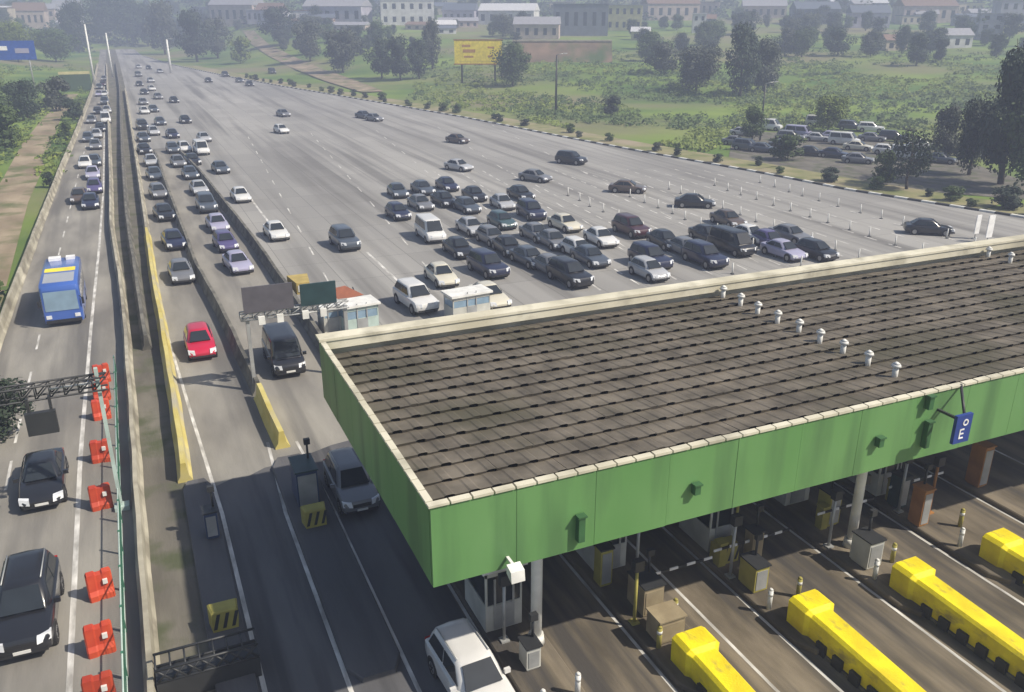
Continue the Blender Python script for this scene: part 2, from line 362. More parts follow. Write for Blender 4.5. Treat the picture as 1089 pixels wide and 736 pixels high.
# ------------------------------------------------------------------ toll canopy
CX0, CX1, CY0, CY1 = 5.8, 76.0, 18.25, 31.6
can = empty("toll_canopy", (CX0, CY0, 0), 0, "long toll plaza canopy with brown ribbed roof and green fascia", "canopy")
def cl(x, y, z): return (x - CX0, y - CY0, z)
# roof sheets : ribs and overlapping rows
mb = MB(); rib = .68; row = .86; nx = int((CX1 - CX0 - .5) / rib); ny = int((CY1 - CY0 - 1.0) / row)
rr = random.Random(3)
for j in range(ny + 1):
    y0 = CY0 + .18 + j * row; y1 = min(y0 + row, CY1 - .5)
    if y1 - y0 < .1: break
    zb = 7.62; off = .25 + rr.uniform(-.3, .3) * 0 + (j % 3) * .21 + rr.uniform(-.04, .04); vs = []; fs = []; cols = [(CX0 + .12, 0, 0)]
    for i in range(nx):
        x = CX0 + off + i * rib + rr.uniform(-.03, .03); a = rr.uniform(-.012, .012)
        o = rr.random() < .93; cols += [(x, a, 0), (x + .34, a, o), (x + .40, a + .028, o), (x + .60, a + .028, o), (x + .66, a, 0)]
    for (x, h, o) in cols:
        vs += [(x - CX0, y0 - CY0 + .07, zb - .02), (x - CX0, y0 - CY0, zb + .12 + h), (x - CX0, y1 - CY0 + .18, zb - .01 + h * .6)]
    for i in range(len(cols) - 1):
        a = 3 * i; b = a + 3
        if not cols[i][2]: fs.append((a, b, b + 1, a + 1))
        fs.append((a + 1, b + 1, b + 2, a + 2))
    mb.mesh(vs, fs, 0, False)
mb.box(.15, CX1 - CX0, .15, CY1 - CY0 - .2, 7.3, 7.45)
mb.build("roof", M["roof"], can)
# fascia, front (panel seams as small grooves), side, back
def fascia(name, a, b, zlo, zhi, nrm, pw=2.44, th=.1):
    mb = MB(); a = Vector(a); b = Vector(b); L = (b - a).length; d = (b - a) / L; n = Vector(nrm); t = 0
    while t < L - .01:
        t1 = min(L, t + pw - .012); o = n * random.uniform(.0, .012)
        lo = [a + d * t + o, a + d * t1 + o, a + d * t1 - n * th, a + d * t - n * th]
        mb.hexa([cl(p.x, p.y, zlo + random.uniform(-.01, .01)) for p in lo], [cl(p.x, p.y, zhi) for p in lo]); t += pw
    return mb.build(name, M["green"], can)
fascia("front_fascia", (CX0, CY0, 0), (CX1, CY0, 0), 5.72, 8.18, (0, -1, 0))
fascia("side_fascia", (CX0, CY1, 0), (CX0, CY0 + .115, 0), 5.72, 8.18, (-1, 0, 0))
mb = MB(); mb.box(.12, CX1 - CX0, CY1 - CY0 - .12, CY1 - CY0, 5.9, 8.25); mb.build("rear_parapet", M["cream"], can)
mb = MB(); mb.box(-.1, CX1 - CX0, CY1 - CY0 - .55, CY1 - CY0 + .14, 8.253, 8.36); mb.box(.15, CX1 - CX0, CY1 - CY0 - .5, CY1 - CY0 - .14, 7.9, 8.25); mb.build("parapet_cap", M["cream"], can)
def capping(name, x0, x1, y0, y1, pitch, alongx):
    mb = MB(); L = (x1 - x0) if alongx else (y1 - y0); t = 0
    while t < L:
        a = t; b = min(L, t + pitch - .05); dz = random.uniform(0, .025)
        if alongx: mb.box(x0 + a, x0 + b, y0, y1, 8.185, 8.25 + dz)
        else: mb.box(x0, x1, y0 + a, y0 + b, 8.185, 8.25 + dz)
        t += pitch
    mb.build(name, M["cream"], can)
capping("front_capping", -.06, CX1 - CX0, -.06, .16, .62, True)
capping("side_capping", -.06, .14, .2, CY1 - CY0 - .6, .62, False)
mb = MB(); mb.box(.14, CX1 - CX0, .14, CY1 - CY0 - .15, 6.25, 6.4); mb.build("soffit", M["soffit"], can)
for k in range(15):
    mb = MB(); x = .4 + k * 4.9; mb.box(x, x + .18, .2, CY1 - CY0 - .2, 5.85, 6.247); mb.build("beam", M["grey_metal"], can)
for x in (10.25, 24.15, 38.4, 52.6, 66.8):
    for y in (21.1, 29.2):
        mb = MB(); mb.tube(cl(x, y, .2), cl(x, y, 6.25), .19, n=14); mb.tube(cl(x, y, .2), cl(x, y, .55), .3, .26, n=14); mb.build("column", M["white_metal"], can)
def vent(x, y):
    mb = MB(); mb.tube((0, 0, -.2), (0, 0, .34), .11, n=10); mb.tube((0, 0, .34), (0, 0, .44), .19, .15, n=10); mb.tube((0, 0, .44), (0, 0, .52), .15, .03, n=10)
    return mb.build("roof_vent", M["white_metal"], can)
v0 = None
for xx, n in ((24.4, 9), (42.0, 9), (60, 9)):
    for k in range(n):
        y = 20.6 + k * 1.28
        if v0 is None: v0 = o = vent(0, 0)
        else: o = v0.copy(); COL.objects.link(o); o.parent = can
        o.location = cl(xx + random.uniform(-.05, .05), y, 7.75)
# fittings on the fascia
for x, z in ((7.9, 6.0), (10.9, 6.6), (21.7, 6.4), (23.6, 7.0)):
    pass
def floodlight(x):
    mb = MB(); mb.box(-.04, .04, -.5, 0, .1, .16); mb.hexa([(-.2, -.75, -.2), (.2, -.75, -.2), (.2, -.4, -.08), (-.2, -.4, -.08)], [(-.2, -.7, .12), (.2, -.7, .12), (.2, -.4, .2), (-.2, -.4, .2)])
    o = mb.build("floodlight", M["white_metal"], can); o.location = cl(x, CY0 - .02, 5.95); return o
floodlight(7.95); floodlight(30.2)
for (u, v), hh in (((617, 562), .8), ((985, 462), .95), ((988, 428), .45), ((935, 470), .3), ((740, 520), .3)):
    q = atY(u, v, CY0 - .1); mb = MB(); mb.box(-.1, .1, -.2, 0, -hh / 2, hh / 2); mb.box(-.14, .14, -.24, -.02, hh / 2 + .003, hh / 2 + .06); o = mb.build("downpipe", M["pipe_green"], can); o.location = cl(q.x, CY0 - .02, max(q.z, 5.75 + hh / 2))
# blue lane sign on a bracket
sg = empty("lane_sign", atY(1022, 458, CY0 - 1.0), 0, "blue lane sign with white marking on a dark arm in front of the green fascia", "sign")
mb = MB(); mb.box(-.36, .36, -.06, .06, -.42, .6); mb.build("panel", M["sign_blue"], sg)
mb = MB(); mb.box(-.04, .04, .06, 1.0, .3, .38); mb.tube((.1, .06, .5), (.9, 1.0, 1.1), .05); mb.build("arm", M["dark_metal"], sg)
def text(body, size, mat, parent, loc, rot=(math.pi / 2, 0, 0), name="lettering", align="CENTER"):
    cu = bpy.data.curves.new(name, "FONT"); cu.body = body; cu.size = size; cu.extrude = .008; cu.align_x = align; cu.align_y = "CENTER"
    o = bpy.data.objects.new(name, cu); COL.objects.link(o); cu.materials.append(mat); bpy.context.view_layer.update(); me = bpy.data.meshes.new_from_object(o); bpy.data.objects.remove(o); o = put(name, me, parent); o.location = loc; o.rotation_euler = rot; return o
text("o", .5, M["white"], sg, (.06, -.068, .36)); text("E", .52, M["white"], sg, (-.06, -.068, -.1))

# ------------------------------------------------------------------ toll islands, yellow crash blocks, booths, booms
isl_names = [(8.75, "grey concrete toll island under the front canopy column and white booth"), (13.5, "grey concrete toll island with the yellow block cut off by the picture's lower edge"),
             (18.25, "grey concrete toll island carrying the second yellow crash block"), (23.0, "grey concrete toll island carrying the third yellow crash block"),
             (27.55, "grey concrete toll island carrying the yellow crash block at the picture's edge"), (32.3, "grey concrete toll island beyond the last yellow crash block under the canopy")]
for x, lab in isl_names:
    mb = MB(); ring = lambda z, k: [(x + 1 + (a * k), y, z) for a, y in ((-.95, 30), (-.95, 17.6), (-.6, 16.9), (.6, 16.9), (.95, 17.6), (.95, 30), (.6, 30.8), (-.6, 30.8))]
    mb.loft([ring(.0, 1), ring(.16, 1), ring(.2, .95)], 0, False); tag(mb.build("toll_island", M["lane"]), lab, "traffic island", "toll islands")
for x, lab in [(1 - .95, "grey concrete toll island beside the median strip carrying a small blue cabinet"), (4.05, "grey concrete toll island with blue cabinet and olive hazard block")]:
    mb = MB(); w = .7 if x < 2 else .9
    ring = lambda z, k: [(x + .95 + a * w * k, y, z) for a, y in ((-1, 37), (-1, 22.5), (-.6, 21.8), (.6, 21.8), (1, 22.5), (1, 37), (.6, 37.8), (-.6, 37.8))]
    if x < 2: ring = lambda z, k: [(.72 + a * .62 * k, y, z) for a, y in ((-1, 36.5), (-1, 22.5), (-.6, 21.8), (.6, 21.8), (1, 22.5), (1, 36.5), (.6, 37.2), (-.6, 37.2))]
    mb.loft([ring(.0, 1), ring(.16, 1), ring(.2, .95)], 0, False); tag(mb.build("toll_island", M["asphalt"]), lab, "traffic island", "toll islands")

def crash_block(x, label, first=[None]):
    if first[0] is None:
        e = empty("crash_cushion", (0, 0, 0)); mb = MB()
        secs = [(18.6, .5, .6, 1.12), (18.52, .62, .70, 1.2), (17.72, .62, .70, 1.2), (17.6, .52, .53, 1.06), (17.58, .5, .52, 1.05), (15.2, .47, .50, .98), (12.4, .44, .46, .9), (10.6, .4, .42, .8), (10.3, .3, .3, .62)]
        rings = []
        for y, wb, wt, h in secs:
            rings.append([(-wb, y, .1), (-wb - .02, y, h * .55), (-wt * .92, y, h * .9), (-wt * .7, y, h), (wt * .7, y, h), (wt * .92, y, h * .9), (wb + .02, y, h * .55), (wb, y, .1)])
        mb.loft(rings, 0, False); mb.build("body", M["yellow"], e, 15)
        for k in range(9): mb = MB(); mb.box(-.62, -.49, 10.7 + k * .75, 11.1 + k * .75, 0, .42); mb.build("fender", M["dark_metal"], e)
        mb = MB(); mb.box(-.55, .55, 10.2, 18.7, .0, .1); mb.build("base", M["barrier_dark"], e)
        first[0] = o = e
    else: o = copy_tree(first[0])
    o.location = (x, 0, .0); tag(o, label, "crash barrier", "bright yellow crash blocks"); return o
for x, lab in [(14.55, "bright yellow crash block mostly cut off by the picture's lower edge"), (19.35, "bright yellow crash block, second from the white SUV"), (24.15, "long bright yellow crash block seen whole, third from the white SUV"),
               (28.85, "bright yellow crash block cut off at the picture's side edge, farthest from the white SUV")]: crash_block(x, lab)

def booth(x, y, label, body="booth", w=1.5, d=2.0, h=2.55, z=.2, rz=0):
    e = empty("toll_booth", (x, y, z), rz, label, "toll booth", "toll booths")
    mb = MB(); mb.box(-w / 2, w / 2, -d / 2, d / 2, 0, 1.05); 
    for sx in (-1, 1):
        for sy in (-1, 1): mb.box(sx * w / 2 - (.07 if sx > 0 else 0), sx * w / 2 + (.07 if sx < 0 else 0), sy * d / 2 - (.07 if sy > 0 else 0), sy * d / 2 + (.07 if sy < 0 else 0), 1.05, h - .1)
    mb.box(-w / 2, w / 2, -d / 2, d / 2, h - .35, h - .1); mb.build("cabin", M[body], e)
    mb = MB(); mb.box(-w / 2 + .03, w / 2 - .03, -d / 2 + .03, d / 2 - .03, 1.06, h - .36); mb.build("window", M["glass" if z else "glass_pale"], e)
    mb = MB(); mb.box(-w / 2 - .15, w / 2 + .15, -d / 2 - .15, d / 2 + .15, h - .09, h + .05); mb.build("roof", M["white_metal"], e)
    mb = MB(); mb.box(-.38, .38, -d / 2 - .03, -d / 2 - .004, .05, 1.03); mb.box(-.38, -.3, -d / 2 - .03, -d / 2 - .004, 1.03, 2.1); mb.box(.3, .38, -d / 2 - .03, -d / 2 - .004, 1.03, 2.1); mb.build("door", M["grey_metal"], e)
    return e
booth(9.55, 23.2, "pale toll booth beside the front white canopy column", w=1.35)
booth(14.6, 24.6, "pale grey toll booth behind the yellow-vested equipment on the second island", w=1.3)
booth(19.3, 24.0, "grey toll booth behind the second yellow crash block under the canopy", w=1.3)
booth(24.4, 25.5, "grey toll booth behind the second canopy column", w=1.3)
booth(28.6, 24.5, "grey toll booth under the canopy by the orange cabinet at the picture's edge", w=1.3)
p = G(382, 350); booth(p.x, p.y, "pale teal cabin rising just behind the canopy's rear parapet near its corner", "booth_teal", 2.3, 1.6, 1.95, 0, .1)
p = G(352, 350); booth(p.x, p.y, "small cream cabin beside the pale teal cabin behind the rear parapet", "booth", 1.3, 1.4, 1.8, 0, .1)
p = G(497, 337); booth(p.x, p.y, "wide pale cabin behind the rear parapet between the two white cars", "booth", 2.9, 1.5, 1.9, 0, .1)

def cabinet(x, y, w, d, h, mat, label, top=None, post=True):
    e = empty("toll_cabinet", (x, y, .2), 0, label, "cabinet", "toll lane cabinets")
    mb = MB(); mb.box(-w / 2, w / 2, -d / 2, d / 2, .08, h); mb.box(-w / 2 + .05, w / 2 - .05, -d / 2 + .05, d / 2 - .05, 0, .08); mb.build("housing", mat, e)
    mb = MB(); mb.box(-w / 2 + .06, w / 2 - .06, -d / 2 - .02, -d / 2 - .003, .15, h - .15); mb.build("door", M["grey_metal"] if mat is not M["tan"] else M["tan"], e)
    mb = MB(); mb.box(-w / 2 - .04, w / 2 + .04, -d / 2 - .06, d / 2 + .04, h + .002, h + .06); mb.build("lid", top or M["dark_metal"], e)
    if post: mb = MB(); mb.tube((w / 3, d / 4, h), (w / 3, d / 4, h + .75), .05); mb.box(w / 3 - .13, w / 3 + .13, d / 4 - .13, d / 4 + .05, h + .75, h + 1.0); mb.build("reader", M["dark_metal"], e)
    return e
p = G(322, 535); cabinet(5.0, p.y, .9, 1.5, 1.7, M["blue_panel"], "tall dark blue cabinet on the island beside the grey SUV", M["teal_panel"])
p = G(221, 575); cabinet(.95, p.y, .5, .6, 1.2, M["blue_panel"], "small blue cabinet on a post island right of the median strip")
cabinet(14.6, 21.2, .8, 1.1, 1.2, M["tan"], "tan cabinet behind the yellow block at the picture's lower edge", M["dark_metal"])
cabinet(14.4, 19.6, 1.0, .8, .95, M["tan"], "low brown cabinet directly behind the yellow block at the lower edge", M["tan"], False)
cabinet(18.9, 20.6, .6, .9, 1.1, M["hazard"], "olive yellow cabinet on the island behind the second yellow block")
cabinet(23.8, 20.0, .7, .9, 1.2, M["booth"], "grey cabinet just behind the third yellow block")
cabinet(26.9 + 1.0, 21.2, .5, .6, 1.7, M["orange_paint"], "orange-brown cabinet on the island near the blue lane sign", M["orange_paint"])
cabinet(32.9, 22.5, .55, .7, 2.0, M["orange_paint"], "tall orange-brown cabinet at the picture's side edge under the canopy", M["orange_paint"])
cabinet(9.6, 20.2, .5, .6, .9, M["booth"], "low grey cabinet at the foot of the front canopy column")
cabinet(24.5, 22.8, .6, .7, 1.5, M["hazard"], "olive cabinet by the second white canopy column")
def hazard_block(x, y, label, mat="hazard"):
    e = empty("hazard_block", (x, y, .2), 0, label, "hazard marker", "olive hazard blocks at the toll islands")
    mb = MB(); mb.loft([[(-.42, -.3, z), (.42, -.3, z), (.5, .3, z), (-.5, .3, z)] for z in (0, .75)] + [[(-.36, -.24, .8), (.36, -.24, .8), (.44, .26, .8), (-.44, .26, .8)]], 0, False); mb.build("body", M[mat], e)
    mb = MB()
    for k in range(3): mb.quad([(-.4 + k * .3, -.306, .1), (-.28 + k * .3, -.306, .1), (-.12 + k * .3, -.306, .7), (-.24 + k * .3, -.306, .7)])
    mb.build("stripe", M["dark_metal"], e); return e
p = G(330, 562); hazard_block(4.95, p.y, "olive hazard block in front of the dark blue cabinet")
p = G(230, 672); hazard_block(.75, p.y, "olive hazard block beside the dark steel barricade")
hazard_block(19.0, 22.4, "olive hazard block under the canopy behind the second boom")

def boom(x, y, L, label, ang=0.0):
    e = empty("boom_gate", (x, y, .2), ang, label, "boom gate", "boom gates across the toll lanes")
    mb = MB(); mb.box(-.16, .16, -.18, .18, 0, 1.0); mb.box(-.19, .19, -.21, .21, 1.002, 1.06); mb.build("post", M["hazard"], e)
    mb = MB(); n = int(L / .35)
    for k in range(n): mb.box(-.5 + k * L / n, -.5 + (k + 1) * L / n, -.24, -.2, .82, .92, k % 2)
    mb.build("arm", [M["white"], M["trim"]], e); return e
boom(14.9, 21.9, 3.4, "white striped boom nearest the pale toll booth on the second island")
boom(18.6, 22.2, 3.6, "white striped boom across the lane behind the second yellow block")
boom(24.0, 22.6, 3.0, "white striped boom by the second canopy column")
boom(28.3, 23, 3.2, "white striped boom by the orange cabinet near the picture's edge")

def bollard(x, y, label, mat, first={}):
    if mat not in first:
        e = empty("bollard", (0, 0, .2)); mb = MB(); mb.tube((0, 0, 0), (0, 0, .8), .09, n=10); mb.tube((0, 0, .8), (0, 0, .86), .09, .04, n=10); mb.build("post", M[mat], e)
        mb = MB(); mb.tube((0, 0, .55), (0, 0, .68), .094, n=10); mb.build("reflective_band", M["white_metal"], e); first[mat] = o = e
    else: o = copy_tree(first[mat])
    o.location = (x, y, .2); tag(o, label, "bollard", "bollards on the toll islands"); return o
for x, y, m, l in [(9.1, 18.2, "white_metal", "white bollard at the nose of the island with the front canopy column"), (10.4, 18.4, "white_metal", "white bollard by the column foot on the nearest toll island"), (13.9, 19.2, "hazard", "olive bollard beside the low brown cabinet"),
                   (15.2, 20.2, "hazard", "olive bollard by the tan cabinet behind the lowest yellow block"), (18.6, 19.3, "white_metal", "white bollard behind the second yellow block"), (20.0, 19.4, "hazard", "olive bollard just behind the second yellow block's head"),
                   (23.4, 19.1, "white_metal", "white bollard just behind the third yellow block"), (24.8, 19.6, "hazard", "olive bollard by the grey cabinet behind the third yellow block"), (28.1, 19.3, "white_metal", "white bollard behind the farthest yellow block"), (29.3, 20.3, "hazard", "olive bollard by the orange-brown cabinet")]: bollard(x, y, l, m)
cabinet(13.9, 23.0, .5, .5, 1.6, M["hazard"], "slim olive reader cabinet beside the pale booth on the second island"); cabinet(18.7, 25.8, .6, .8, 1.5, M["booth"], "pale cabinet deep under the canopy on the second block's island")
cabinet(28.2, 22.6, .5, .6, 1.5, M["teal_panel"], "dark teal cabinet between orange cabinet and grey booth"); cabinet(20.0, 22.0, .5, .5, 1.3, M["tan"], "tan cabinet beside the boom behind the second yellow block")
for x, y, l in [(12.1, 29.5, "black"), (31.0, 28.6, "silver")]: pass
for x, l in ((9.7, "behind the front white column"), (14.5, "on the second island"), (19.2, "on the island of the second yellow block"), (24.3, "behind the second white column"), (28.8, "by the orange-brown cabinet")): booth(x, 28.3, "dim toll booth deep under the canopy " + l, w=1.3)
def lane_post(x, y, h, label, mat="grey_metal"):
    e = empty("lane_post", (x, y, .2), 0, label, "post", "lane equipment posts under the canopy"); mb = MB(); mb.tube((0, 0, 0), (0, 0, h), .06, n=8); mb.box(-.15, .15, -.15, .15, 0, .06); mb.build("pole", M[mat], e)
    mb = MB(); mb.box(-.18, .18, -.16, .1, h, h + .4); mb.build("signal_head", M["dark_metal"], e)
for x, y, h, m, l in [(13.8, 20.6, 2.2, "hazard", "olive lane post beside the tan cabinet behind the lowest yellow block"), (15.1, 22.6, 2.6, "grey_metal", "grey lane post between the first boom and the pale booth on the second island"), (18.5, 21.4, 2.3, "grey_metal", "grey lane post behind the olive yellow cabinet"), (19.9, 23.0, 2.5, "hazard", "olive lane post beside the second boom"),
                      (23.3, 21.4, 2.2, "grey_metal", "grey lane post in front of the second white column"), (24.9, 21.6, 2.4, "orange_paint", "orange lane post beside the second white column"), (27.9, 22.2, 2.4, "grey_metal", "grey lane post behind the orange-brown cabinet"), (29.0, 21.6, 2.3, "orange_paint", "orange lane post at the fourth boom"), (9.3, 21.6, 2.3, "grey_metal", "grey lane post between the pale booth and the front column")]: lane_post(x, y, h, l, m)
q0 = None
for r_ in range(5):
    for k in range(13):
        x = 44 + r_ * 6.5 + k * .25; y = 52 + k * 3.1 - r_ * .5
        if x > along(KERB, y) - 2.5: continue
        if q0 is None:
            e = q0 = empty("delineator_post"); mb = MB(); mb.tube((0, 0, .04), (0, 0, .95), .07, .05, 8); mb.build("post", M["white_metal"], e); mb = MB(); mb.tube((0, 0, 0), (0, 0, .05), .2, .17, 10); mb.build("base", M["dark_metal"], e)
        else: e = copy_tree(q0)
        e.location = (x + random.uniform(-.2, .2), y + random.uniform(-.3, .3), .0); tag(e, "pale slim delineator post in the dotted rows behind the canopy near the striped kerb", "delineator", "dotted rows of delineator posts")
# steel barricade at the bottom
e = empty("steel_barricade", (-.2, 23.9, 0), 0, "black steel truss barricade across the end of the median strip", "barricade")
mb = MB(); mb.box(-1.35, 1.75, -.45, .45, .0, .75); mb.build("base", M["dark_metal"], e)
mb = MB()
for k in range(7): a = -1.3 + k * .43; mb.tube((a, -.4, .78), (a + .43, -.4, 1.25), .035, n=6); mb.tube((a + .43, -.4, .78), (a, -.4, 1.25), .035, n=6)
for z in (.78, 1.25): mb.tube((-1.35, -.4, z), (1.75, -.4, z), .045, n=6); mb.tube((-1.35, .4, z), (1.75, .4, z), .045, n=6)
for k in range(8): a = -1.3 + k * .43; mb.tube((a, -.4, 1.25), (a, .4, 1.25), .03, n=6)
mb.build("truss", M["dark_metal"], e)

# ------------------------------------------------------------------ gantries
def truss(mb, a, b, h=.5, d=.4, r=.03, n=10):
    a = Vector(a); b = Vector(b); ex = (b - a) / n; up = Vector((0, 0, h)); ey = Vector((0, d, 0))
    for o in (Vector(), up, ey, up + ey): mb.tube(a + o, b + o, r * 1.5, n=6)
    for k in range(n):
        p = a + ex * k
        for o in (Vector(), ey): mb.tube(p + o, p + ex + up + o, r, n=5); mb.tube(p + o, p + up + o, r, n=5)
        mb.tube(p + up, p + ex + up + ey, r, n=5)
e = empty("sign_gantry", (0, 36, 0), 0, "dark truss gantry over the far carriageway with a black sign box", "gantry")
mb = MB(); truss(mb, (-11.5, 0, 5.7), (-2.1, 0, 5.7), .55, .5, .03, 18); mb.build("truss", M["dark_metal"], e)
mb = MB(); mb.box(-2.5, -2.36, .15, .35, 0, 6.6); mb.box(-2.7, -2.1, 0, .5, 0, .2); mb.build("post", M["booth_teal"], e)
mb = MB(); mb.box(-11.6, -11.35, .1, .4, 0, 6.3); mb.build("post", M["green_mesh"], e)
mb = MB(); mb.box(-5.2, -4.1, -.3, -.05, 4.3, 5.25); mb.box(-5.1, -5.0, -.1, .1, 5.2, 5.8); mb.box(-4.3, -4.2, -.1, .1, 5.2, 5.8); mb.build("sign_box", M["dark_metal"], e)
mb = MB(); mb.tube((-2.43, .2, 6.0), (-4.2, .2, 6.0), .05, n=6); mb.build("arm", M["white_metal"], e)
e = empty("sign_gantry", (0, 46.5, 0), 0, "grey lane gantry with dark panels over the queue lanes beside the canopy corner", "gantry")
mb = MB(); truss(mb, (4.4, 0, 4.3), (10.4, 0, 4.3), .4, .4, .03, 9); mb.build("truss", M["grey_metal"], e)
for x in (4.75, 10.2): mb = MB(); mb.box(x - .1, x + .1, .1, .3, 0, 4.4); mb.build("post", M["grey_metal"], e)
mb = MB(); mb.box(4.6, 7.3, -.12, .0, 4.75, 6.2); mb.build("sign_panel", M["panel_dark"], e)
mb = MB(); mb.box(7.7, 9.7, -.12, .0, 4.75, 6.0); mb.build("sign_panel", M["teal_panel"], e)
for x in (5.3, 6.3, 7.7, 8.7): mb = MB(); mb.box(x, x + .35, -.3, -.1, 4.05, 4.5); mb.build("signal_head", M["white_metal"], e)
# red and white warning frame behind the canopy
p = G(372, 318); e = empty("warning_frame", p, .3, "red-brown triangular warning frame on the plaza behind the pale teal cabin", "barricade")
mb = MB(); mb.hexa([(-1.6, -.06, .1), (1.2, -.06, .1), (1.2, .06, .1), (-1.6, .06, .1)], [(-1.2, -.06, 1.1), (-.3, -.06, 1.1), (-.3, .06, 1.1), (-1.2, .06, 1.1)]); mb.build("panel", simple("red_brown_board", (.33, .12, .07)), e)
mb = MB(); mb.tube((-1.2, 0, 0), (-1.2, .5, 1.1), .05); mb.tube((.6, 0, 0), (.6, .5, .7), .05); mb.build("brace", M["dark_metal"], e)
p = G(320, 308); e = empty("crash_cushion", p, 0, "ochre concrete end block where the dark lane barrier meets the plaza", "crash barrier")
mb = MB(); mb.loft([[(-.5, -1.2, z), (.5, -1.2, z), (.8, 1.2, z), (-.8, 1.2, z)] for z in (0, .9)], 0, False); mb.build("body", simple("ochre_paint", (.42, .32, .1)), e)
mb = MB(); mb.box(-.4, .4, -1.25, -1.205, .2, .7); mb.build("reflector", M["kerbw"], e)
# white marker boards at the far right
for i, (x, y, hh) in enumerate([(1037, 254, 2.3), (1050, 258, 2.6)]):
    p = G(x, y); e = empty("marker_board", p, 0, ["slimmer white marker board beside the rear parapet at the plaza's far corner", "taller white marker board beside the rear parapet at the plaza's far corner"][i], "marker board", "white marker boards by the rear parapet")
    mb = MB(); mb.box(-.3 - i * .1, .3 + i * .1, -.04, .04, .5, hh); mb.build("panel", M["white"], e)
    mb = MB(); mb.tube((0, .08, 0), (0, .08, hh - .1), .04); mb.box(-.3, .3, -.1, .25, 0, .08); mb.build("post", M["grey_metal"], e)

# ------------------------------------------------------------------ vehicles
SPEC = dict(
    sedan=dict(L=4.45, W=1.78, H=1.47, st=[(-1, .74, .36, .50, .56), (-.945, .9, .24, .60, .67), (-.78, .97, .2, .70, .79), (-.42, 1, .2, .80, .92), (0, 1, .2, .84, .92), (.5, 1, .2, .88, .95), (.8, .97, .22, .90, .99), (.95, .9, .27, .84, .95), (1, .76, .36, .66, .76)],
               base=(-.44, .8), top=(-.12, .46), zb=.88, wb=.9, wt=.66),
    hatchback=dict(L=3.95, W=1.72, H=1.52, st=[(-1, .74, .36, .52, .58), (-.94, .9, .24, .64, .72), (-.75, .97, .2, .76, .86), (-.45, 1, .2, .86, .97), (0, 1, .2, .88, .95), (.5, 1, .2, .92, .98), (.8, .98, .22, .92, .98), (.95, .92, .28, .88, .96), (1, .8, .36, .7, .8)],
                   base=(-.48, .94), top=(-.12, .74), zb=.93, wb=.91, wt=.68),
    suv=dict(L=4.65, W=1.9, H=1.78, st=[(-1, .78, .42, .66, .74), (-.955, .92, .3, .82, .92), (-.8, .98, .26, .92, 1.02), (-.45, 1, .26, 1.0, 1.1), (0, 1, .26, 1.02, 1.08), (.5, 1, .26, 1.05, 1.1), (.8, 1, .28, 1.05, 1.1), (.96, .94, .34, 1.0, 1.08), (1, .84, .42, .8, .9)],
             base=(-.46, .96), top=(-.15, .82), zb=1.05, wb=.92, wt=.72),
    van=dict(L=4.9, W=1.88, H=2.05, st=[(-1, .8, .4, .62, .72), (-.96, .94, .3, .78, .9), (-.8, .99, .25, .95, 1.06), (-.5, 1, .25, 1.02, 1.1), (0, 1, .25, 1.05, 1.1), (.5, 1, .25, 1.05, 1.1), (.9, 1, .27, 1.05, 1.1), (.98, .97, .32, 1.0, 1.08), (1, .92, .4, .9, 1.0)],
             base=(-.74, .985), top=(-.45, .93), zb=1.03, wb=.95, wt=.82),
)
def panel(mb, q, shrink=(.07, .1), out=.012, mi=0, thick=.03):
    "a pane lying on the quad q, edges pulled in"
    q = [Vector(p) for p in q]; f = lambda u, v: (q[0] * (1 - u) + q[1] * u) * (1 - v) + (q[3] * (1 - u) + q[2] * u) * v
    u0, v0 = shrink; P = [f(u0, v0), f(1 - u0, v0), f(1 - u0, 1 - v0), f(u0, 1 - v0)]
    n = (P[1] - P[0]).cross(P[3] - P[0]).normalized()
    c = sum(q, Vector()) / 4
    if n.dot(c - Vector((0, c.y * .3, .6))) < 0: n = -n
    mb.hexa([p - n * thick for p in P], [p + n * out for p in P], mi)
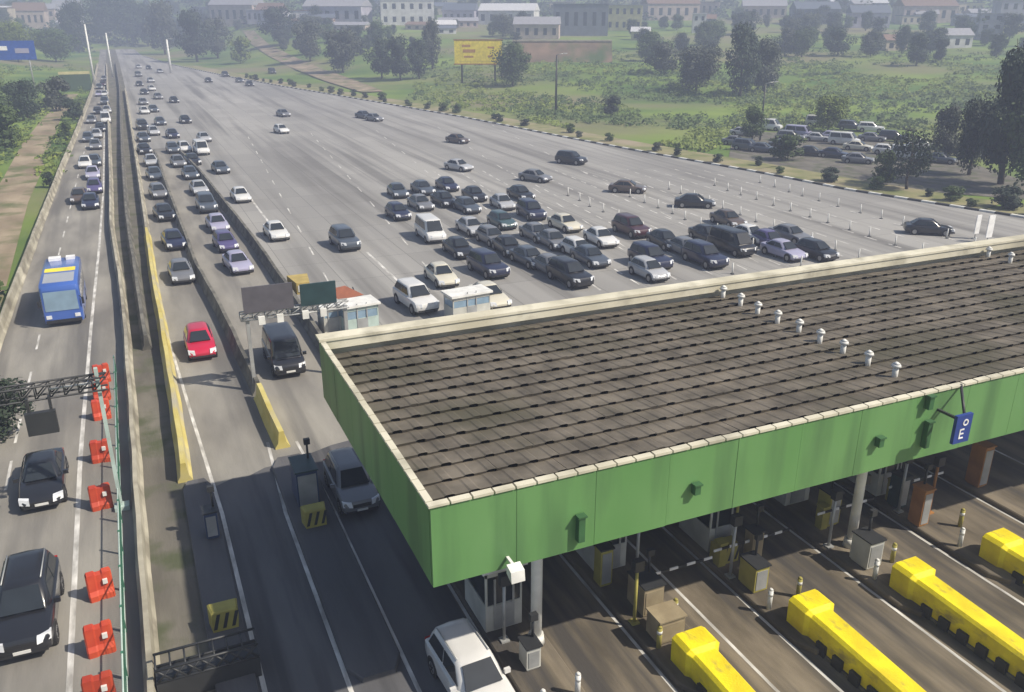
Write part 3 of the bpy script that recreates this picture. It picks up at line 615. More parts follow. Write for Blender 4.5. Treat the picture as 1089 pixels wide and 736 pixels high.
def car_parts(kind):
    s = SPEC[kind]; hl = s["L"] / 2; hw = s["W"] / 2; parts = []
    body = MB(); rings = []
    for (y, w, zb, zl, zt) in s["st"]:
        w *= hw; y *= hl
        half = [(0, zb), (w * .82, zb), (w * .97, zb + .1), (w, (zb + zl) / 2 + .05), (w * .985, zl), (w * .93, zl + .62 * (zt - zl)), (w * .66, zt - .012), (0, zt)]
        rings.append([(x, y, z) for x, z in half] + [(-x, y, z) for x, z in half[-2:0:-1]])
    body.loft(rings, 0, True)
    b0, b1 = s["base"][0] * hl, s["base"][1] * hl; t0, t1 = s["top"][0] * hl, s["top"][1] * hl; zb, zt = s["zb"], s["H"]; wb, wt = s["wb"] * hw, s["wt"] * hw
    def cring(t):
        w = wb + (wt - wb) * t ** 1.15; ya = b0 + (t0 - b0) * t; yb = b1 + (t1 - b1) * t; z = zb - .1 * (t == 0) + (zt - .07 - zb) * t
        c = .13
        return [(-w + c, ya - .05 * (1 - t), z), (0, ya - .1, z), (w - c, ya - .05 * (1 - t), z), (w, ya + c * 1.6, z), (w, (ya + yb) / 2, z), (w, yb - c * 1.6, z), (w - c, yb, z), (0, yb + .06, z), (-w + c, yb, z), (-w, yb - c * 1.6, z), (-w, (ya + yb) / 2, z), (-w, ya + c * 1.6, z)]
    r0, r1, r2 = cring(0), cring(.5), cring(1)
    top = [(x * .86, (y - (t0 + t1) / 2) * .9 + (t0 + t1) / 2, zt - .012) for x, y, _ in r2]; top2 = [(x * .5, (y - (t0 + t1) / 2) * .55 + (t0 + t1) / 2, zt) for x, y, _ in r2]
    body.loft([r0, r1, r2, top, top2], 0, True)
    # dark sill / lower bumper
    body.box(-hw * .8, hw * .8, -hl - .012, -hl + .2, s["st"][0][2] - .06, s["st"][0][2] + .05, 1)
    fr, rr_ = .33, .2; wy = (-.63 * hl, .62 * hl); rad = .33 if kind != "suv" else .37
    for y in wy:
        for sx in (-1, 1): body.tube((sx * (hw - .2), y, rad + .02), (sx * (hw + .004), y, rad + .02), rad + .06, n=16, mi=1, smooth=False)
    parts.append(("body", body, ["paint", M["trim"]], 40))
    def q(r_a, r_b, i, j): return [r_a[i], r_a[j], r_b[j], r_b[i]]
    R0 = cring(.06)
    w = MB(); panel(w, [R0[0], R0[2], r2[2], r2[0]], (.02, .05), .075 if True else 0, thick=.01); parts.append(("windscreen", w, [M["glass"]], None))
    w = MB(); panel(w, [R0[6], R0[8], r2[8], r2[6]], (.05, .12), .05, thick=.01); parts.append(("rear_window", w, [M["glass"]], None))
    for a, b in ((3, 5), (9, 11)):
        w = MB(); A = [Vector(R0[a]), Vector(R0[b]), Vector(r2[b]), Vector(r2[a])]
        m0 = (A[0] + A[1]) / 2; m1 = (A[2] + A[3]) / 2
        panel(w, [A[0], m0, m1, A[3]], (.04, .14), .03); panel(w, [m0, A[1], A[2], m1], (.04, .14), .03)
        parts.append(("side_window", w, [M["glass"]], None))
    for y in wy:
        for sx in (-1, 1):
            w = MB(); w.tube((sx * (hw - .2), y, rad), (sx * (hw + .012), y, rad), rad, n=18, mi=0); w.tube((sx * (hw), y, rad), (sx * (hw + .02), y, rad), rad * .62, n=14, mi=1, smooth=False)
            parts.append(("wheel", w, [M["tyre"], M["rim"]], 40))
    zl = s["st"][1][3]
    for sx in (-1, 1):
        w = MB(); y0 = -hl - .035
        w.hexa([(sx * hw * .5, y0 - .035, zl - .13), (sx * hw * .95, y0 + .13, zl - .11), (sx * hw * .95, y0 + .36, zl - .11), (sx * hw * .5, y0 + .2, zl - .13)],
               [(sx * hw * .52, y0 + .05, zl + .09), (sx * hw * .96, y0 + .22, zl + .12), (sx * hw * .96, y0 + .42, zl + .12), (sx * hw * .52, y0 + .26, zl + .1)])
        parts.append(("headlight", w, [M["lamp"]], None))
    near = []
    for sx in (-1, 1):
        w = MB(); w.box(min(sx * hw * .98, sx * (hw + .2)), max(sx * hw * .98, sx * (hw + .2)), b0 + .28, b0 + .4, zb + .02, zb + .2); near.append(("mirror", w, ["paint"], None))
    w = MB(); w.box(-hw * .45, hw * .45, -hl - .03, -hl + .05, zl - .18, zl - .03); near.append(("grille", w, [M["trim"]], None))
    w = MB(); w.box(-.26, .26, -hl - .05, -hl - .018, s["st"][0][2] + .03, s["st"][0][2] + .14); near.append(("number_plate", w, [M["plate"]], None))
    for sx in (-1, 1):
        w = MB(); w.box(min(sx * hw * .6, sx * hw * .9), max(sx * hw * .6, sx * hw * .9), hl - .1, hl - .0, zl + .08, zl + .24); near.append(("tail_light", w, [M["tail"]], None))
    if kind in ("suv",):
        for sx in (-1, 1):
            w = MB(); w.tube((sx * wt * .88, t0 + .2, zt + .03), (sx * wt * .88, t1 - .2, zt + .03), .025, n=6); near.append(("roof_rail", w, [M["grey_metal"]], None))
    return parts, near
PROTO = {}
def set_paint(o, pm):
    for i, sl in enumerate(o.material_slots):
        if o.get("_paint") == i + 1: sl.link = "OBJECT"; sl.material = pm
def vehicle(kind, lod, pos, rz, color, label, group):
    key = (kind, lod); pm = M["p_" + color]
    if key not in PROTO:
        parts, near = car_parts(kind)
        if lod == "far":
            mb = MB(); mats = [pm, M["trim"], M["glass"], M["tyre"], M["rim"], M["lamp"]]
            for nm, b, ms, ang in parts:
                for f, mi, s_ in zip(b.f, b.m, b.sm):
                    k = ms[mi]; k = 0 if k == "paint" else mats.index(k)
                    mb.f.append(tuple(i + len(mb.v) for i in f)); mb.m.append(k); mb.sm.append(s_)
                mb.v += b.v
            o = mb.build(kind, mats, None, 40); o["_paint"] = 1
            # faces were offset before their vertices were appended
            PROTO[key] = o; e = o
        else:
            e = empty({"suv": "suv_car"}.get(kind, kind))
            for nm, b, ms, ang in parts + (near if lod == "near" else []):
                c = b.build(nm, [pm if m == "paint" else m for m in ms], e, ang)
                c["_paint"] = 1 if ms[0] == "paint" else 0
                if lod == "near" and nm == "wheel":
                    sx = 1 if b.v[0][0] > 0 else -1; ctr = sum((Vector(v) for v in b.v[:36]), Vector()) / 36
                    x = max(abs(v[0]) for v in b.v) * sx; h = MB()
                    for a in range(5): t = a * 2 * math.pi / 5; h.tube((x, ctr.y, ctr.z), (x, ctr.y + .19 * math.cos(t), ctr.z + .19 * math.sin(t)), .03, n=5)
                    h.build("rim", M["trim"], c)
            PROTO[key] = e
    else: e = copy_tree(PROTO[key])
    e.location = pos; e.rotation_euler = (0, 0, rz); tag(e, label, "car" if kind != "van" else "van", group)
    for o in ([e] if e.type == "MESH" else e.children): set_paint(o, pm)
    return e
def car(kind, x, y, color, label, group, lod=None, rz=None, X=None):
    p = G(x, y); hl = SPEC[kind]["L"] / 2
    if X is not None: p.x = X
    if rz is None: rz = random.uniform(-.07, .07)
    if lod is None: lod = "mid" if p.y < 125 else "far"
    c = p + Vector((math.sin(-rz) * -hl * -1 * -1, math.cos(rz) * hl, 0)); c.z = .012
    return vehicle(kind, lod, c, rz, color, label, group)

Q = "cars queuing on the toll plaza"
def plaza_rz(p): return 0
CARS = [
 ("sedan", 430, 212, "slate", "slate sedan at the far corner of the queue nearest the open plaza"),
 ("hatchback", 428, 236, "navy", "navy hatchback behind the big white van, at the outer edge of the queue"),
 ("sedan", 453, 226, "grey", "grey sedan between the slate sedan and the white van"),
 ("sedan", 478, 222, "black", "black sedan in the rearmost row directly behind the white van"),
 ("sedan", 503, 229, "slate", "slate sedan with bright bonnet in the rear row, right of the white van"),
 ("van", 468, 260, "white", "white van, largest vehicle at the outer side of the queue"),
 ("sedan", 509, 253, "silver", "silver sedan just right of the white van"),
 ("hatchback", 541, 246, "teal", "dark teal hatchback in the middle rows of the queue"),
 ("sedan", 497, 277, "black", "black sedan in front of the silver sedan beside the white van"),
 ("suv", 528, 299, "navy", "navy SUV in front of the black sedan near the pale cabin"),
 ("sedan", 480, 308, "cream", "cream sedan alone ahead of the white van"),
 ("suv", 450, 337, "white", "white SUV partly hidden by the rear parapet near the pale cabin"),
 ("sedan", 531, 332, "cream", "cream sedan half hidden by the rear parapet right of the wide cabin"),
 ("sedan", 544, 225, "silver", "silver sedan at the back of the queue above the teal hatchback"),
 ("suv", 576, 236, "navy", "navy SUV at the back of the queue left of the cream sedan"),
 ("sedan", 580, 260, "grey", "grey sedan directly ahead of the rear navy SUV"),
 ("sedan", 610, 249, "cream", "cream sedan at the back of the queue above the white hatchback"),
 ("sedan", 552, 275, "black", "black sedan behind the bare gap in the queue's middle"),
 ("sedan", 600, 268, "grey", "grey sedan tucked behind the small white hatchback"),
 ("hatchback", 625, 278, "white", "small white hatchback in the middle of the queue"),
 ("sedan", 652, 265, "white", "white sedan at the near side of the gap in the queue"),
 ("suv", 618, 309, "black", "big black SUV by the rear parapet at the head of the queue"),
 ("suv", 684, 255, "maroon", "dark maroon SUV behind the white sedan at the gap"),
 ("sedan", 722, 268, "black", "black sedan beside the dark maroon SUV"),
 ("suv", 707, 290, "navy", "navy SUV behind the half hidden white hatchback"),
 ("hatchback", 703, 302, "silver", "silver hatchback half hidden by the rear parapet ahead of the navy SUV"),
 ("suv", 766, 288, "navy", "navy SUV right of the half hidden silver hatchback, by the parapet"),
 ("van", 795, 275, "black", "black van in the last cluster of the queue"),
 ("sedan", 789, 244, "brown", "brownish sedan behind the black van"),
 ("sedan", 812, 262, "white", "white sedan squeezed between the black van and the lilac cars"),
 ("sedan", 834, 268, "purple", "dark purple sedan in the last cluster by the parapet"),
 ("sedan", 850, 280, "lilac", "pale lilac sedan in front of the dark purple sedan"),
 ("sedan", 455, 209, "slate", "slate sedan at the very back of the queue beside the black rear sedan"),
 ("sedan", 482, 205, "navy", "navy sedan at the very back of the queue above the black rear sedan"),
 ("sedan", 512, 216, "black", "black sedan at the back of the queue above the slate sedan with bright bonnet"),
 ("hatchback", 530, 264, "grey", "grey hatchback between the silver sedan and the dark teal hatchback's lane"),
 ("sedan", 572, 288, "slate", "slate sedan at the edge of the bare gap near the big black SUV"),
 ("sedan", 597, 298, "grey", "grey sedan beside the big black SUV at the head of the queue"),
 ("sedan", 640, 287, "slate", "slate sedan right of the big black SUV in front of the small white hatchback"),
 ("sedan", 745, 277, "grey", "grey sedan between the two navy SUVs near the parapet"),
 ("sedan", 768, 262, "black", "black sedan behind the right hand navy SUV"),
 ("sedan", 855, 262, "grey", "grey sedan behind the pale lilac sedan"),
 ("sedan", 561, 215, "black", "black sedan alone just behind the rear row's silver sedan"),
 ("hatchback", 883, 280, "black", "black hatchback alone by the rear parapet, last of the queue"),
]
for k, x, y, c, l in CARS: car(k, x, y, c, l, Q, "mid", random.uniform(-.06, .1))
O = "cars driving across the open plaza"
for k, x, y, c, l, rz in [
 ("sedan", 730, 224, "black", "black sedan crossing the open plaza behind the queue with its side to view", 1.0),
 ("sedan", 660, 208, "brown", "brown sedan on the empty plaza behind the rear of the queue", .9),
 ("sedan", 568, 196, "grey", "grey sedan approaching the queue behind the silver sedan", .5),
 ("suv", 607, 177, "black", "black SUV far back on the empty plaza with long shadow", .5),
 ("sedan", 487, 184, "silver", "silver sedan approaching behind the rearmost queue row", .4),
 ("sedan", 985, 254, "black", "black sedan by itself near the plaza's striped kerb corner", .9),
 ("suv", 372, 269, "slate", "slate SUV alone on the open plaza left of the white van", .05),
 ("sedan", 297, 258, "white", "white sedan beside the dark lane barrier on the open plaza", .05),
 ("sedan", 258, 217, "white", "white sedan farther back beside the dark lane barrier", .05),
 ("sedan", 235, 186, "slate", "slate sedan behind the pair of white cars near the lane barrier's far end", .1),
 ("hatchback", 299, 143, "white", "small white hatchback far out on the empty plaza", .2),
 ("sedan", 301, 125, "grey", "grey sedan just behind the far white hatchback", .2),
 ("sedan", 486, 154, "brown", "tiny brown sedan far back near the dashed plaza lines", .4),
 ("sedan", 386, 127, "slate", "tiny slate sedan far back, leading two specks", .35),
 ("sedan", 397, 130, "grey", "tiny grey sedan just beside the far slate sedan", .35)]:
    car(k, x, y, c, l, O, None, rz)
W = "cars in the two walled queue lanes"
for k, x, y, c, l in [
 ("hatchback", 217, 385, "red", "bright red hatchback in the walled lane before the gantry"),
 ("sedan", 195, 304, "grey", "grey sedan behind the red hatchback in the first walled lane"),
 ("sedan", 174, 237, "black", "black sedan third in the first walled lane"),
 ("sedan", 254, 294, "lilac", "lilac sedan leading the second walled lane"),
 ("hatchback", 241, 270, "purple", "purple hatchback just behind the lilac sedan"),
 ("sedan", 233, 249, "lilac", "lilac sedan behind the purple hatchback"),
 ("sedan", 203, 192, "slate", "slate sedan near the far mouth of the second walled lane"),
 ("hatchback", 196, 163, "white", "white hatchback at the mouth of the walled lanes, nearer the median"),
 ("van", 215, 166, "white", "white van at the mouth of the walled lanes, on the plaza side"),
 ("sedan", 205, 177, "black", "black sedan right behind the slate sedan at the lane mouth"),
 ("sedan", 185, 268, "navy", "navy sedan between the grey sedan and the black third car of the first walled lane"),
 ("hatchback", 168, 213, "grey", "grey hatchback behind the black third car of the first walled lane"),
 ("sedan", 164, 193, "slate", "slate sedan near the far mouth of the first walled lane"),
 ("sedan", 161, 178, "silver", "silver sedan entering the first walled lane beside the yellow barrier"),
 ("suv", 222, 228, "slate", "slate SUV behind the second lilac sedan in the second walled lane"),
 ("sedan", 213, 209, "silver", "silver sedan between the slate SUV and slate sedan in the second walled lane"),
 ("sedan", 190, 179, "grey", "grey sedan by the tip of the barrier that divides the walled lanes"),
 ("hatchback", 184, 164, "slate", "slate hatchback behind the grey sedan at the barrier tip"),
 ("sedan", 217, 152, "silver", "silver sedan behind the two white vehicles at the lane mouth"),
 ("sedan", 183, 148, "navy", "navy sedan heading for the mouth of the walled lanes")]:
    car(k, x, y, c, l, W, "mid" if y > 185 else "far", random.uniform(-.03, .06) + (.06 if y < 300 else 0))
FQ = "distant cars coming down the approach"
far = [(153, 165, "black", "sedan"), (152, 152, "slate", "sedan"), (151, 139, "black", "suv"), (153, 122, "white", "sedan"), (152, 112, "grey", "sedan"), (153, 101, "black", "sedan"), (170, 134, "slate", "sedan"), (197, 132, "black", "sedan"),
       (168, 106, "grey", "sedan"), (160, 88, "silver", "sedan"), (148, 92, "black", "sedan"), (147, 82, "grey", "suv"), (170, 78, "silver", "sedan"), (222, 88, "black", "sedan"), (240, 82, "black", "suv"), (255, 88, "slate", "sedan"), (266, 92, "black", "sedan"), (290, 79, "black", "van"), (163, 120, "slate", "sedan"), (161, 97, "white", "sedan"), (147, 73, "silver", "sedan"), (158, 74, "black", "sedan"), (163, 145, "silver", "hatchback"), (185, 110, "black", "sedan")]
fl = ["black sedan nearest in the distant file along the yellow barrier", "slate sedan second in the distant file along the yellow barrier", "black SUV third in the distant file along the yellow barrier", "white sedan in the distant file by the median",
      "grey sedan just beyond the white one in the distant file", "black sedan beyond the grey one in the distant file", "slate sedan two lanes out from the distant file", "black sedan farther out on the plaza behind the white van",
      "far grey sedan beside the black sedan on the approach", "far silver sedan before the plaza widens", "far black sedan close by the median end", "far grey SUV close by the median end", "far silver sedan in the outer approach lane", "black sedan first of four dark cars on the far ramp",
      "black SUV second of four dark cars on the far ramp", "slate sedan third of four dark cars on the far ramp", "black sedan last of four dark cars on the far ramp", "black van where the ramp road joins the plaza", "slate sedan beside the white sedan in the distant file by the median", "white sedan beside the black sedan farthest along the distant file",
      "silver sedan at the very head of the approach by the median", "black sedan at the very head of the approach one lane out", "silver hatchback beside the black SUV third in the distant file", "black sedan alone between the distant file and the far white hatchback"]
for (x, y, c, k), l in zip(far, fl): car(k, x, y, c, l, FQ, "far", .1)
LC = "cars on the far carriageway"
for k, x, y, c, l, lod in [
 ("suv", 30, 706, "black", "large black SUV with bright grille, nearest on the far carriageway", "near"),
 ("sedan", 45, 546, "black", "black sedan with headlights shining behind the large black SUV", "near"),
 ("hatchback", 101, 207, "purple", "purple hatchback heading the far file beyond the blue bus", "mid"),
 ("sedan", 99, 192, "lilac", "lilac sedan second in the far file beyond the blue bus", "far"),
 ("sedan", 101, 178, "slate", "slate sedan third in the far file beyond the blue bus", "far"),
 ("sedan", 85, 218, "brown", "brown sedan in the outer lane beyond the blue bus", "far"),
 ("sedan", 102, 160, "grey", "grey sedan fourth in the far file beyond the blue bus", "far"),
 ("sedan", 103, 148, "silver", "silver sedan fifth in the far file, behind the grey one", "far"),
 ("van", 113, 132, "white", "white van with dark windscreen on the far carriageway by the median", "far"),
 ("sedan", 104, 122, "black", "black sedan beside the white van in the distance", "far"),
 ("suv", 112, 112, "slate", "slate SUV beyond the white van in the distance", "far"),
 ("sedan", 106, 103, "lilac", "lilac sedan in the distance beyond the slate SUV", "far"),
 ("sedan", 91, 180, "white", "white sedan in the outer lane beside the slate sedan of the far file", "far"),
 ("hatchback", 94, 152, "slate", "slate hatchback in the outer lane beside the silver sedan of the far file", "far"),
 ("sedan", 98, 132, "grey", "grey sedan in the outer lane just before the white van by the median", "far"),
 ("sedan", 107, 141, "black", "black sedan close behind the silver sedan of the far file", "far"),
 ("sedan", 114, 121, "silver", "silver sedan by the median directly behind the white van", "far"),
 ("sedan", 112, 103, "white", "white sedan by the median beyond the slate SUV", "far"),
 ("sedan", 106, 95, "slate", "slate sedan in the outer lane at the far end of the far carriageway", "far"),
 ("sedan", 111, 86, "grey", "grey sedan last in view on the far carriageway by the median", "far"),
 ("sedan", 97, 224, "navy", "navy sedan in front of the purple hatchback beyond the blue bus", "far"),
 ("sedan", 110, 92, "maroon", "maroon sedan at the very far end of the far carriageway", "far")]:
    car(k, x, y, c, l, LC, lod, random.uniform(-.02, .02))
T = "cars in the toll lanes"
vsc = vehicle("suv", "near", (7.5, 20.0, .012), 0.06, "white", "white SUV driving out from under the canopy corner", T); vsc.scale = (.88,) * 3
vsc = vehicle("suv", "near", (6.95, 33.3, .012), 0.0, "grey", "grey SUV in the shade beside the canopy's green side", T); vsc.scale = (.88,) * 3
vehicle("sedan", "mid", (16.9, 29.0, .012), 0, "white", "white sedan entering under the canopy behind the first boom", T)
vehicle("sedan", "mid", (12.1, 31.0, .012), 0, "black", "black sedan in the shade under the canopy beside the front column lane", T)
vehicle("suv", "mid", (31.0, 28.6, .012), 0, "slate", "slate SUV under the canopy by the tall orange-brown cabinet", T)
vehicle("hatchback", "mid", (26.3, 30.2, .012), 0, "silver", "pale hatchback under the canopy just below the blue lane sign side", T)
vehicle("sedan", "mid", (21.6, 31.2, .012), 0, "silver", "pale sedan under the canopy beside the second white column", T)

def bus(pos, label, body, glass, length, w, h, acc, pk, name="bus"):
    e = empty(name, pos, 0, label, "bus"); hl = length / 2; hw = w / 2
    mb = MB(); rings = []
    for y, k, zt in ((-hl, .93, h - .35), (-hl + .12, .98, h - .14), (-hl + .5, 1, h), (hl - .4, 1, h), (hl, .96, h - .12)):
        rings.append([(-hw * k, y, .32), (hw * k, y, .32), (hw * k, y, zt - .3), (hw * k * .97, y, zt - .1), (hw * k * .85, y, zt), (-hw * k * .85, y, zt), (-hw * k * .97, y, zt - .1), (-hw * k, y, zt - .3)])
    mb.loft(rings, 0, True); mb.build("body", M[body], e, 35)
    mb = MB(); mb.hexa([(-hw * .84, -hl - .03, 1.15), (hw * .84, -hl - .03, 1.15), (hw * .84, -hl + .1, 1.15), (-hw * .84, -hl + .1, 1.15)], [(-hw * .82, -hl - .02, h - .5), (hw * .82, -hl - .02, h - .5), (hw * .82, -hl + .1, h - .5), (-hw * .82, -hl + .1, h - .5)]); mb.build("windscreen", M[glass], e)
    for sx in (-1, 1):
        mb = MB()
        for k in range(6): y = -hl + .6 + k * (length - 1) / 6; x = sx * (hw + .008); mb.box(min(x, x - sx * .06), max(x, x - sx * .06), y, y + (length - 1) / 6 - .14, 1.25, h - .55)
        mb.build("side_window", M["glass"], e)
        for y in (-hl * .62, hl * .55):
            mb = MB(); mb.tube((sx * (hw - .26), y, .46), (sx * (hw + .012), y, .46), .46, n=18); mb.tube((sx * hw, y, .46), (sx * (hw + .02), y, .46), .26, n=12, mi=1, smooth=False); mb.build("wheel", [M["tyre"], M["rim"]], e)
        mb = MB(); mb.box(sx * hw * .72 - .17, sx * hw * .72 + .17, -hl - .04, -hl + .02, .62, .86); mb.build("headlight", M["lamp"], e)
        mb = MB(); mb.box(sx * (hw + .12) - .07, sx * (hw + .12) + .07, -hl - .12, -hl + .0, 1.5, 1.95); mb.tube((sx * hw * .9, -hl + .05, 2.1), (sx * (hw + .12), -hl - .06, 1.9), .025, n=6); mb.build("mirror", M["trim"], e)
    mb = MB(); mb.box(-hw * .9, hw * .9, -hl - .06, -hl - .005, .3, .52); mb.build("bumper", M["trim"], e)
    for (x, y, sx, sy) in acc: mb = MB(); mb.box(x - sx / 2, x + sx / 2, y - sy / 2, y + sy / 2, h - .02, h + .2); mb.build("roof_unit", M["white"], e)
    if pk:
        mb = MB(); mb.box(-hw * .8, hw * .8, pk[0], pk[1], h - .01, h + .022); mb.build("roof_band", M["board_yellow"], e)
        mb = MB(); mb.box(-hw * .78, hw * .78, -hl + .55, pk[0] - .45, h - .01, h + .02); mb.build("roof_hatch", M["p_silver"], e)
    return e
p = G(70, 347); bus((p.x, p.y + 3.9, .012), "blue bus with yellow band on its roof on the far carriageway", "p_blue", "glass_pale", 7.8, 2.45, 3.0, [(-.45, 3.0, .8, .7), (.6, 3.0, .6, .6)], (-.5, .45))
vehicle("van", "near", (6.95, 56.0 - 6.0, .012), 0, "black", "black van with bright number plate waiting in the lane under the grey gantry", T)

# ------------------------------------------------------------------ trees
def crown_mesh(seed, lobes, n, leafs, tall=1.0, gap=.35):
    "leaf faces spread through several lobes of a unit crown (height 1, width about 1)"
    r = random.Random(seed); mb = MB(); centres = []
    for i in range(lobes):
        a = r.uniform(0, 6.28); d = r.uniform(.08, .34); z = r.uniform(.18, .82); d *= math.sin(math.pi * min(.97, max(.12, z)) ** tall)
        centres.append((Vector((d * math.cos(a), d * math.sin(a), z)), r.uniform(.1, .2)))
    for i in range(n):
        c, rad = centres[r.randrange(lobes)]
        v = Vector((r.gauss(0, 1), r.gauss(0, 1), r.gauss(0, .75))).normalized() * rad * r.uniform(gap, 1.1) ** .6
        p = c + v; s = leafs * r.uniform(.5, 1.35)
        nrm = (v.normalized() + Vector((r.uniform(-.7, .7), r.uniform(-.7, .7), r.uniform(-.3, .9)))).normalized()
        u = nrm.orthogonal().normalized(); w = nrm.cross(u); t = r.uniform(0, 6.28); u, w = u * math.cos(t) + w * math.sin(t), w * math.cos(t) - u * math.sin(t)
        mb.quad([p - u * s - w * s * .5, p + u * s * .2 - w * s * .7, p + u * s + w * s * .3, p - u * s * .1 + w * s * .8])
    return mb
CR = {k: crown_mesh(i + 20, *a).me("crown", [M["leaf_mid"]]) for i, (k, a) in enumerate(dict(round=(30, 6500, .021), tall=(26, 5500, .021, .8), spread=(38, 7500, .019, 1.2), sparse=(18, 2200, .02), bush=(20, 2600, .036)).items())}
def trunk_mesh(seed, h=.45):
    r = random.Random(seed); mb = MB(); prev = Vector((0, 0, 0)); rad = .028
    for k in range(4):
        nx_ = prev + Vector((r.uniform(-.02, .02), r.uniform(-.02, .02), h / 4 + .05)); mb.tube(prev, nx_, rad, rad * .8, 7); prev = nx_; rad *= .8
        if k > 0:
            for _ in range(2): a = r.uniform(0, 6.28); mb.tube(prev, prev + Vector((.22 * math.cos(a), .22 * math.sin(a), r.uniform(.12, .28))), rad * .6, rad * .2, 5)
    return mb.me("trunk", [M["bark"]])
TR = [trunk_mesh(i) for i in range(3)]
def tree(pos, h, w, shape, tone, label, group=None, name="tree", bare=.12):
    e = empty(name, pos, random.uniform(0, 6.28), label, "tree" if name == "tree" else "shrub", group)
    c = put("crown", CR[shape], e); c.material_slots[0].link = "OBJECT"; c.material_slots[0].material = M["leaf_" + tone]
    c.scale = (w, w, h * (1 - bare * .6)); c.location = (0, 0, h * bare * .6 - h * .05)
    t = put("trunk", TR[random.randrange(3)], e); t.scale = (h * (.8 if shape != "bush" else .5), h * (.8 if shape != "bush" else .5), h)
    return e
def ptree(x, y, top, wpx, shape, tone, label, group=None, name="tree"):
    p = GT(x, y); k = pxm(p); return tree(p - Vector((0, 0, .05)), (y - top) / k * 1.06, wpx / k * 1.15, shape, tone, label, group, name)
for a in [
 (1064, 196, 48, 75, "round", "dark", "tallest dark tree standing behind the parking yard at the plaza's edge"),
 (1092, 205, 90, 70, "spread", "mid", "broad green tree in front of the tallest dark tree, cut by the picture's edge"),
 (1030, 186, 100, 50, "spread", "dark", "dark spreading tree left of the tallest dark tree behind parked cars"),
 (1002, 172, 110, 40, "round", "grey", "grey-green tree above the parked cars beside the dark spreading tree"),
 (964, 202, 128, 56, "sparse", "dark", "sparse dark tree by the striped kerb in front of the parked cars"),
 (938, 196, 158, 30, "bush", "mid", "low bushy tree at the foot of the sparse dark tree"),
 (786, 104, 26, 44, "tall", "dark", "tall dark tree on the slope above the green field"),
 (812, 100, 40, 40, "round", "grey", "hazy rounded tree right of the tall dark tree on the slope"),
 (740, 98, 48, 60, "spread", "grey", "hazy spreading tree left of the tall dark tree on the slope"),
 (706, 80, 44, 44, "round", "grey", "hazy rounded tree below the cream building on the slope"),
 (835, 170, 140, 40, "bush", "mid", "green bush in the parking yard beside the striped kerb"),
 (800, 150, 112, 34, "round", "mid", "small green tree at the far corner of the parking yard"),
 (880, 140, 100, 46, "spread", "lime", "yellow-green spreading tree behind the parked cars"),
 (406, 84, 40, 34, "round", "dark", "dark tree nearest the ramp road in the clump by the yellow billboard"),
 (426, 86, 38, 36, "round", "dark", "middle dark tree of the clump between ramp road and yellow billboard"),
 (446, 84, 42, 30, "tall", "dark", "dark tree of the clump nearest the yellow billboard"),
 (460, 74, 22, 26, "tall", "grey", "tall hazy tree rising behind the dark clump by the billboard"),
 (545, 92, 44, 44, "spread", "mid", "green tree directly right of the yellow billboard"),
 (210, 66, 10, 44, "round", "dark", "large blue-green tree at the top of the approach road"),
 (256, 68, 38, 26, "bush", "lime", "yellow-green bush at the start of the ramp road"),
 (176, 58, 2, 40, "tall", "grey", "tall grey-green tree beside the large blue-green tree"),
 (330, 66, 22, 40, "round", "grey", "hazy round tree above the ramp road"),
 (365, 78, 30, 46, "spread", "grey", "hazy spreading tree between the ramp road and the dark clump"),
 (300, 48, 6, 44, "round", "dark", "hazy dark tree above the bend of the ramp road"),
 (84, 56, 2, 40, "tall", "dark", "tall dark tree beside the pale street lamp at the end of the far carriageway"),
 (108, 46, -6, 46, "round", "dark", "dark tree closing the view at the end of the far carriageway"),
 (136, 46, -4, 44, "spread", "dark", "dark spreading tree closing the view at the end of the median"),
 (158, 50, 4, 30, "tall", "dark", "dark narrow tree between the road's end and the tall grey-green tree"),
 (232, 62, 18, 36, "round", "grey", "hazy round tree just before the ramp road"),
 (4, 160, 108, 44, "bush", "mid", "dense green bush on the bank below the blue sign"),
 (30, 128, 84, 44, "round", "dark", "dark round tree on the bank between blue sign and dirt path"),
 (-4, 125, 72, 50, "round", "mid", "green tree under the blue sign at the picture's edge"),
 (60, 118, 80, 34, "bush", "grey", "grey-green bush where the dirt path begins"),
 (80, 128, 104, 24, "bush", "dark", "dark bush between dirt path and far carriageway parapet"),
 (70, 150, 128, 16, "bush", "mid", "green bush by the parapet halfway along the dirt path"),
 (53, 200, 182, 16, "bush", "dark", "dark bush beside the parapet near the wide end of the dirt path"),
 (20, 66, 22, 40, "spread", "lime", "yellow-green tree above the blue sign"),
 (60, 66, 30, 50, "spread", "mid", "green spreading tree behind the green hoarding"),
 (-12, 470, 388, 110, "spread", "dark", "dark leafy tree leaning over the far carriageway under the gantry"),
]: ptree(*a)
# shrubs along the kerb verge
vs_ = [("dark", "striped kerb"), ("mid", "striped kerb")]
sl = polyline_pts([k for k in KERB if 55 < k[1] < 360], 6.4); g = 0
for i, p in enumerate(sl):
    if random.random() < .12: continue
    d = random.uniform(1.5, 4.5); q = Vector((p.x + d, p.y + random.uniform(-1, 1), .05)); s = random.uniform(1.0, 2.3)
    tree(q, s, s * random.uniform(1.1, 1.7), "bush", random.choice(["dark", "dark", "mid", "grey"]), "low round shrub in the planted row on the verge behind the striped kerb", "shrubs planted along the striped kerb", "shrub", 0)
ptree(649, 124, 100, 22, "bush", "dark", "solitary dark shrub on the field above the kerb shrubs", None, "shrub")
ptree(1068, 222, 196, 40, "bush", "dark", "large dark shrub beneath the broad green tree at the kerb", None, "shrub")
ptree(1015, 214, 196, 26, "bush", "mid", "medium green shrub between the sparse tree and the kerb corner", None, "shrub")
